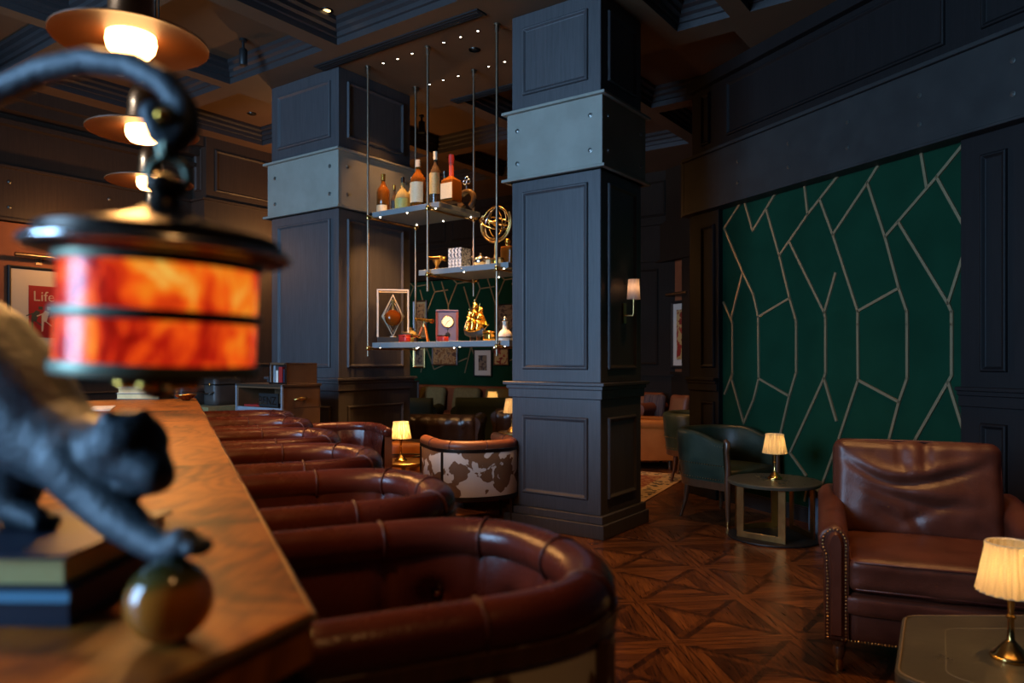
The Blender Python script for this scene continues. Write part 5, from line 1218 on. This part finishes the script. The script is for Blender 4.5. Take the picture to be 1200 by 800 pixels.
m = MB(); m.box(d0+.03, d0+.25, r0+.05, r0+.3, .93, .945); m.build('inset_shelf', M['red_paint'], t)
t = thing('suitcase', 'brown leather suitcase standing open on top of the steamer trunk', 'suitcase', GO, GA)
m = MB()
for a in ((3.37, 3.385, .76, 1.08, 1.126, 1.30), (3.565, 3.58, .76, 1.08, 1.126, 1.30), (3.37, 3.58, .76, 1.08, 1.285, 1.30), (3.37, 3.58, .76, 1.08, 1.126, 1.138), (3.37, 3.58, 1.065, 1.08, 1.126, 1.30)): m.box(*a)
m.build('body', M['trunk_brown'], t, bevel=.004)
m = MB(); m.box(3.365, 3.585, .755, .765, 1.126, 1.14); m.box(3.365, 3.38, .755, .765, 1.126, 1.30); m.box(3.57, 3.585, .755, .765, 1.126, 1.30); m.build('rim', M['silver'], t)
for k, (x, w_, h, mt) in enumerate(((3.39, .03, .14, 'trunk_blue'), (3.425, .028, .10, 'white'), (3.46, .05, .13, 'red_paint'), (3.52, .035, .11, 'blue_cloth'))):
    o = thing('book', ['grey blue book, leftmost in the open suitcase', 'white book second from left in the open suitcase', 'red book in the middle of the open suitcase', 'dark blue book at the right in the open suitcase'][k], 'book', GO, GA)
    m = MB(); m.box(x, x+w_, .78, .784, 1.139, 1.139+h); m.box(x, x+.003, .78, .93, 1.139, 1.139+h); m.box(x+w_-.003, x+w_, .78, .93, 1.139, 1.139+h); m.build('cover', M[mt], o)
    m = MB(); m.box(x+.003, x+w_-.003, .784, .925, 1.141, 1.135+h); m.build('pages', M['paper'], o)
P = at_z(243, 476, .93)
cs = thing('console_table', 'olive topped console table carrying dark cases behind the far end of the bar', 'console table', (P.x-.02, P.y+.22, 0), GA)
m = MB(); m.box(-.62, .27, -.24, .24, .89, .93); m.build('table_top', M['olive_cloth'], cs, bevel=.004)
for x in (-.57, .22):
    for y in (-.19, .19): m = MB(); m.box(x-.025, x+.025, y-.025, y+.025, 0, .89); m.build('leg', M['walnut'], cs)
for k, (u0, u1, h, lb) in enumerate(((213, 238, .17, 'low dark leather case at the left on the console table'), (250, 276, .26, 'dark leather case with a bright brass lock on the console table'))):
    a = at_y((u0+u1)/2, 421, P.y+.24); t = thing('travel_case', lb, 'case', (a.x, a.y, .93), GA); w_ = (u1-u0)*a.y/F*.86
    m = MB(); m.rbox((0, 0, h/2), (w_, .30, h), .012, 4); m.build('body', M['trunk_dark'], t, smooth=180)
    m = MB(); m.box(-w_/2-.004, w_/2+.004, -.155, .155, h*.68, h*.72); m.build('rim', M['dark_metal'], t)
    m = MB(); m.ball((.02, -.158, h*.7), (.012, .008, .015), 6, 10); m.build('lock', M['brass_bright'], t, smooth=180)
    m = MB(); m.tube([(-.07, -.15, h*.45), (-.06, -.18, h*.40), (.06, -.18, h*.40), (.07, -.15, h*.45)], .007, 8); m.build('handle', M['dark_metal'], t, smooth=80)
P = at_z(968, 603, .0); P = at_y(968, 421, 5.64); P.z = 0
box_thing('footlocker', 'small teal grey footlocker by the green wall behind the armchair', 'box', P, (.16, .20, .34), M['trunk_blue'], M['trunk_blue'], WA)
# ------------------------------------------------------------------ things on the bar
def lying_book(label, loc, size, rz, cover, group=None, pages='paper'):
    t = thing('book', label, 'book', loc, rz, group); x, y, z = size
    m = MB(); m.box(-x/2, x/2, -y/2, y/2, 0, .0035); m.box(-x/2, x/2, -y/2, y/2, z-.0035, z); m.box(-x/2, -x/2+.004, -y/2, y/2, 0, z); m.build('cover', cover, t)
    m = MB(); m.box(-x/2+.004, x/2-.006, -y/2+.005, y/2-.005, .0035, z-.0035); m.build('pages', M[pages], t); return t
P = at_z(159, 468, BZ); P.y += .12; z = BZ
for k, (s, h, mt, lb) in enumerate((((.26, .20), .036, 'black', 'black book at the bottom of the stack at the far end of the bar'), ((.21, .17), .036, 'cream', 'pale book second from bottom of the stack at the far end of the bar'), ((.19, .16), .026, 'label_cream', 'mottled cream book third from bottom of the stack on the bar'), ((.17, .15), .028, 'paper', 'tan book on top of the stack at the far end of the bar'))):
    lying_book(lb, (P.x-.03+.004*k if k else P.x, P.y, z), (s[0], s[1], h), R(180+2*k), M[mt]); z += h
P = at_z(119, 479, BZ)
t = thing('menu_folder', 'bright white menu folder lying on the far part of the bar', 'menu', (P.x, P.y, BZ), BA); m = MB(); m.box(-.05, .05, -.17, .17, 0, .006); m.build('cover', M['white'], t, bevel=.001); m = MB(); m.box(-.046, .046, -.004, .004, .006, .0075); m.build('spine', M['cream'], t)
P = at_z(239, 470, BZ); P.y = 4.25; P = BP(4.0, -.06, BZ)
t = thing('copper_bowl', 'small copper bowl on the far corner of the bar', 'bowl', P); m = MB(); m.lathe([(.02, 0), (.022, .005), (.05, .022), (.062, .034), (.059, .035), (.045, .022), (.0001, .010)], 24); m.build('bowl', M['copper'], t, smooth=60); m = MB(); m.torus((0, 0, .0345), .061, .002, 28, 6); m.build('rim', M['brass_bright'], t, smooth=180)
BB = [(-.63, .77, .47, .205, .032, 'blue_cloth', 'dark blue book under the panther statue, at the bottom'), (-.628, .772, .455, .20, .031, 'blue_cloth', 'upper book under the panther statue, its pale pages facing the camera')]
z = BZ
for k, (x, y, sx, sy, sz, mt, lb) in enumerate(BB):
    t = lying_book(lb, (x, y, z), (sx, sy, sz), R(-1.0), M[mt], None, 'yellow_pages')
    if k == 0:
        for c in list(t.children):
            if c.name.startswith('pages'): bpy.data.objects.remove(c)
        m = MB(); m.box(-sx/2+.004, sx/2-.002, -sy/2+.002, sy/2-.004, .0035, sz-.0035); m.build('pages', M['blue_cloth'], t)
        m = MB(); m.box(-sx/2, sx/2, -sy/2-.001, -sy/2+.003, sz-.010, sz-.0005); m.build('lit_edge_band', plain('pale blue lit edge', (.16, .42, .62), .3), t)  # pale strip paints the daylit top edge of the lower book
    z += sz
BTZ = z
# ball under the paw
m = MB(); bc = Vector((-.291, .629, BZ+.0355)); 
t = thing('ceramic_ball', 'glossy ochre and green ball under the panther paw on the bar', 'ball', (bc.x, bc.y, BZ))
m.ball((0, 0, .0355), .0355, 24, 36); m.build('globe', M['ball'], t, smooth=180)
# panther: one continuous bronze surface grown from its limbs
def blob_mesh(chains, balls, voxel):
    m = MB()
    for ch in chains:
        pts, rad = [], []
        for i, (p, r) in enumerate(ch):
            if i:
                q, rq = ch[i-1]
                for k in range(1, 7): pts.append(Vector(q).lerp(Vector(p), k/6)); rad.append(lerp(rq, r, k/6))
            else: pts.append(Vector(p)); rad.append(r)
        for p, r in zip(pts, rad): m.ball(p, r, 8, 12)
    for p, r, T in balls: m.ball(p, r, 12, 16, T)
    me = bpy.data.meshes.new('panther'); me.from_pydata(m.v, [], m.f)
    o = bpy.data.objects.new('panther_build', me); C.objects.link(o)
    rm = o.modifiers.new('r', 'REMESH'); rm.mode = 'VOXEL'; rm.voxel_size = voxel
    sm = o.modifiers.new('s', 'SMOOTH'); sm.iterations = 9; sm.factor = .5
    bpy.context.view_layer.update()
    out = bpy.data.meshes.new_from_object(o.evaluated_get(bpy.context.evaluated_depsgraph_get()))
    bpy.data.objects.remove(o); out.shade_smooth(); return out
def Q(u, v, Y): return at_y(u, v, Y)
def Zs(p, z): p = p.copy(); p.z = z; return p
hz = BTZ
tail = [(-150, 300, .80, .020), (-145, 240, .795, .018), (-110, 175, .78, .016), (-60, 135, .76, .0150), (0, 106, .735, .0142), (50, 83, .72, .0138), (105, 71, .705, .0134), (155, 77, .69, .0130), (193, 97, .677, .0127), (216, 126, .668, .0124), (219, 152, .662, .0122), (204, 167, .657, .0118), (187, 156, .655, .0118), (180, 134, .655, .0125)]
chains = [[(Q(u, v, Y), r) for u, v, Y, r in tail],
 [(Q(-165, 350, .81), .066), (Q(-95, 385, .79), .070), (Q(-30, 425, .775), .066), (Q(20, 470, .76), .057), (Q(56, 511, .745), .048), (Q(90, 531, .73), .041), (Q(120, 533, .715), .034), (Q(150, 529, .705), .034)],
 [(Q(88, 540, .715), .036), (Q(112, 575, .70), .0275), (Q(140, 607, .68), .0215), (Q(172, 631, .66), .0165), (Q(198, 645, .645), .0145), (Zs(Q(214, 655, .634), bc.z+.0485), .0135)],
 [(Q(35, 520, .79), .040), (Q(22, 565, .795), .026), (Q(18, 598, .79), .0185), (Zs(Q(24, 610, .782), hz+.015), .0165), (Zs(Q(44, 610, .770), hz+.011), .0135)],
 [(Q(-185, 370, .85), .058), (Q(-150, 450, .86), .042), (Q(-190, 530, .87), .022), (Zs(Q(-195, 600, .86), hz+.02), .017), (Zs(Q(-170, 600, .845), hz+.012), .0145)],
 [(Q(-185, 370, .76), .056), (Q(-165, 470, .74), .040), (Q(-215, 555, .735), .022), (Zs(Q(-215, 600, .73), hz+.02), .017), (Zs(Q(-185, 600, .72), hz+.012), .0145)],
 [(Q(150, 528, .705), .034), (Q(168, 545, .692), .025), (Q(182, 556, .682), .0185)],
 [(Q(160, 500, .70), .012), (Q(167, 488, .70), .0085)], [(Q(128, 502, .69), .012), (Q(128, 490, .685), .0085)],
 [(Q(150, 566, .69), .014), (Q(176, 566, .682), .012)]]
pw_ = Zs(Q(214, 655, .634), bc.z+.0485)
balls = [(Q(150, 520, .70), (.037, .033, .033), None), (Q(184, 548, .676), (.010, .008, .008), None)]
for dx, dy, dz in ((.012, -.010, -.004), (.017, -.002, -.005), (.017, .007, -.005), (.010, .013, -.004)): balls.append((pw_+Vector((dx, dy, dz)), .0075, None))
p2 = Zs(Q(44, 610, .770), hz+.009)
for dx, dy in ((.008, -.012), (.014, -.004), (.014, .005), (.008, .012)): balls.append((p2+Vector((dx, dy, -.001)), .008, None))
me = blob_mesh(chains, balls, .0026); me.materials.append(M['cat'])
pb = bpy.data.objects.new('panther_statue', me); C.objects.link(pb); tag(pb, 'dark bronze panther statue with raised curling tail, standing on two books', 'statue')
# lantern hanging from the tail
LC = at_y(188, 370, .66)
ln = thing('hanging_lantern', 'lit tortoiseshell drum lantern with bronze cap hanging from the panther tail', 'lantern', LC, tilt=(R(1.5), R(2.6), R(10)))
m = MB(); m.lathe([(.080, .049), (.103, .050), (.107, .053), (.1085, .058), (.107, .062), (.100, .064), (.0995, .070), (.095, .073), (.06, .080), (.032, .088), (.016, .097), (.012, .106), (.018, .112), (.016, .12), (.006, .126), (.0001, .127)], 64); m.build('cap', M['dark_metal'], ln, smooth=35)
m = MB(); m.torus((0, 0, .057), .107, .004, 64, 8); m.build('cap_rim', M['steel'], ln, smooth=180)
m = MB(); m.lathe([(.0815, -.046), (.0815, .050)], 64, cap=False); m.build('drum', M['tortoise'], ln, smooth=180)
for z, h in ((.0475, .0055), (-.0005, .0045), (-.0465, .0055)):
    m = MB(); m.lathe([(.0805, z-h), (.0845, z-h), (.0855, z-h*.4), (.0855, z+h*.4), (.0845, z+h), (.0805, z+h)], 64, cap=False); m.build('band', M['patina'], ln, smooth=35)
m = MB(); m.lathe([(.081, -.0505), (.07, -.052), (.03, -.0535), (.018, -.057), (.020, -.062), (.010, -.072), (.0001, -.076)], 40); fin = m.build('base', M['dark_metal'], ln, smooth=40)
for k in range(8):
    a = 2*PI*k/8; m = MB(); m.ball((.027*math.cos(a), .027*math.sin(a), -.060), (.010, .010, .006), 6, 8); m.build('ornament', M['gold'], fin, smooth=180)
hk = Q(186, 208, .66)-LC
for c_, R_, ax in ((Vector((.002, 0, hk.z)), .0165, 'X'), (Vector((.001, 0, .150)), .008, 'Y')):
    m = MB(); m.torus(c_, R_, .0042, 28, 8, Matrix.Rotation(PI/2, 3, ax)); m.build('ring', M['patina'], ln, smooth=180)
hk2 = Q(184, 178, .657)-LC
m = MB(); m.tube([hk2+Vector((.000, 0, -.006)), hk2+Vector((-.004, 0, .010)), hk2+Vector((.0, 0, .026)), hk2+Vector((.004, 0, .036))], .005, 8); m.ball(hk2+Vector((.002, -.004, .030)), .008, 8, 10); m.build('hook', M['patina'], ln, smooth=80)
m = MB(); m.ball(hk2+Vector((.001, -.014, .0275)), .006, 8, 10); m.build('hook_bead', M['gold'], ln, smooth=180)
# ------------------------------------------------------------------ small fittings on the ceiling
def ceil_pt(u, v, z=CEIL): Y = F*(z-HC)/(CY-v); return Vector(((u-CX)*Y/F, Y, z))
def downlight(u, v, label, on=True, z=CEIL):
    P = ceil_pt(u, v, z); t = thing('downlight', label, 'downlight', P, 0, 'recessed downlights')
    m = MB(); m.lathe([(.05, -.006), (.052, 0), (.036, 0), (.034, -.006)], 20, cap=False); m.build('trim_ring', M['dark_metal'], t, smooth=40)
    m = MB(); m.lathe([(.034, -.003), (.02, -.005), (.0001, -.006)], 16); m.build('lens', M['led_dim'] if on else M['black'], t, smooth=60); return P
downlight(383, 12, 'recessed downlight in the coffer above the left column', z=CEIL+.2)
downlight(304, 153, 'recessed downlight in the coffer behind the left column', z=CEIL+.2)
downlight(295, 133, 'dark recessed downlight left of the left column', False)
downlight(556, 58, 'dark recessed downlight above the hanging rack', False)
downlight(84, 87, 'recessed downlight above the bar beside the smoke detector', z=CEIL)
sp_ = []
P = ceil_pt(285, 46, CEIL+.2); t = thing('ceiling_spotlight', 'black cylinder spotlight hanging in the coffer left of the columns', 'spotlight', P)
m = MB(); m.lathe([(.035, -.02), (.035, 0), (.0001, 0)], 16); m.lathe([(.012, -.10), (.012, -.02)], 10); m.build('base', M['black'], t, smooth=40)
m = MB(); m.lathe([(.033, -.24), (.036, -.235), (.036, -.10), (.03, -.09), (.0001, -.09)], 18); hd = m.build('head', M['black'], t, smooth=40)
m = MB(); m.lathe([(.030, -.236), (.0001, -.238)], 14); m.build('lens', M['led'], hd, smooth=60)
P = ceil_pt(491, 71.5+0, CEIL); P = ceil_pt(494, 135, CEIL); t = thing('ceiling_spotlight', 'black spotlight on the ceiling behind the hanging rack', 'spotlight', P)
m = MB(); m.lathe([(.03, -.02), (.03, 0), (.0001, 0)], 16); m.lathe([(.010, -.08), (.010, -.02)], 10); m.build('base', M['black'], t, smooth=40)
m = MB(); m.lathe([(.036, -.20), (.038, -.195), (.038, -.08), (.03, -.07), (.0001, -.07)], 18); hd = m.build('head', M['black'], t, smooth=40)
m = MB(); m.lathe([(.030, -.198), (.0001, -.20)], 14); m.build('lens', M['led'], hd, smooth=60)
P = ceil_pt(141, 84, CEIL); t = thing('smoke_detector', 'white smoke detector on the ceiling above the bar', 'smoke detector', P); m = MB(); m.lathe([(.05, 0), (.052, -.012), (.045, -.016), (.045, -.024), (.035, -.036), (.0001, -.038)], 24); m.build('body', M['white'], t, smooth=35); m = MB(); m.torus((0, 0, -.020), .045, .003, 24, 6); m.build('vent_ring', M['dark_metal'], t, smooth=180)
rows_ = [((449, 73.7), (466, 68.7), (483, 62.4), (520, 49.5), (539.7, 43), (560, 36)), ((503.4, 98.4), (519.4, 93.5), (537, 88.8), (572.7, 77.8), (591.4, 72))]
EYES = []
for j, rw in enumerate(rows_):
    for k, (u, v) in enumerate(rw):
        P = ceil_pt(u, v); EYES.append(P); t = thing('eyelet_light', 'tiny bright eyelet light in the %s row over the hanging rack, %s from the left' % (('front', 'back')[j], ('first', 'second', 'third', 'fourth', 'fifth', 'sixth')[k]), 'ceiling light', P, 0, 'eyelet lights over the hanging rack')
        m = MB(); m.lathe([(.018, -.004), (.02, 0), (.011, 0), (.010, -.004)], 14, cap=False); m.build('trim_ring', M['dark_metal'], t, smooth=40)
        m = MB(); m.lathe([(.010, -.003), (.0001, -.004)], 10); m.build('lens', M['led'], t, smooth=60)
# ------------------------------------------------------------------ the lamps' light and added fills
WARM = (1, .47, .15)
for k in (0, 2, 4): spot('eyelet_beam', EYES[k]+Vector((0, 0, -.02)), G(3.72+.5*k/2, 2.05, 2.6 if k < 3 else 1.5), 380, WARM, 36, .8, .02)
for k in (7, 9): spot('eyelet_beam', EYES[k]+Vector((0, 0, -.02)), G(3.6+.8*(k-7)/2, 2.1, 1.5), 200, WARM, 36, .8, .02)
for d0, d1, z0, z1 in SH[:2]:
    for f in (.15, .5, .85):
        p = G(lerp(d0, d1, f), 1.86, z0-.02); spot('shelf_glow', p, p-Vector((0, 0, 1))+ER*.25, 34, WARM, 125, .6, .02)
for k in range(-1, 4):      # the pendants' bulbs, and one added without a pendant, nearest the camera
    p = Vector((-.99, 1.90, 2.085)) + Vector((-.343, .752, 0))*k; spot('pendant_and_added_bulb', p, p-UZ, 22, (1, .46, .13), 165, .3, .05)
# ceiling downlights; the last, behind the camera, added for the near stool
for (x, y), wt, an in (((1.5, 2.5), 240, 60), ((1.7, 5.2), 110, 50), ((.75, 4.6), 150, 44), ((-.75, 6.1), 240, 50), ((1.3, 7.8), 110, 60), ((1.8, 9.6), 90, 60), ((-.2, 9.6), 40, 80), ((2.0, 4.0), 110, 46), ((-.6, 3.6), 60, 50), ((.55, -.35), 90, 60)):
    spot('ceiling_and_added_beam', (x, y, CEIL-.03), (x, y, 0), wt, WARM, an, .7, .04)
point('added_wash', G(.5, .6, 2.6), 22, WARM, .05)  # unseen warm fill added for the left wall and ceiling
point('unseen_glow', G(1.1, 3.3, 2.8), 55, WARM, .05)  # unseen lamp added behind the left column to warm the ceiling
point('unseen_glow', G(-1.5, 5.5, 2.4), 12, WARM, .05)  # unseen fill towards the back wall, without a fixture
spot('ceiling_and_added_beam', (-.75, 5.7, CEIL-.03), (-.93, 6.95, .42), 420, (1, .50, .12), 15, .5, .03)  # added narrow spot standing in for the table lamp's light on the trunk
spot('ceiling_and_added_beam', G(3.75, 2.1, CEIL-.03), G(3.27, 2.1, 2.2), 60, WARM, 60, .8, .03)  # added spot that warms the side face of the left column
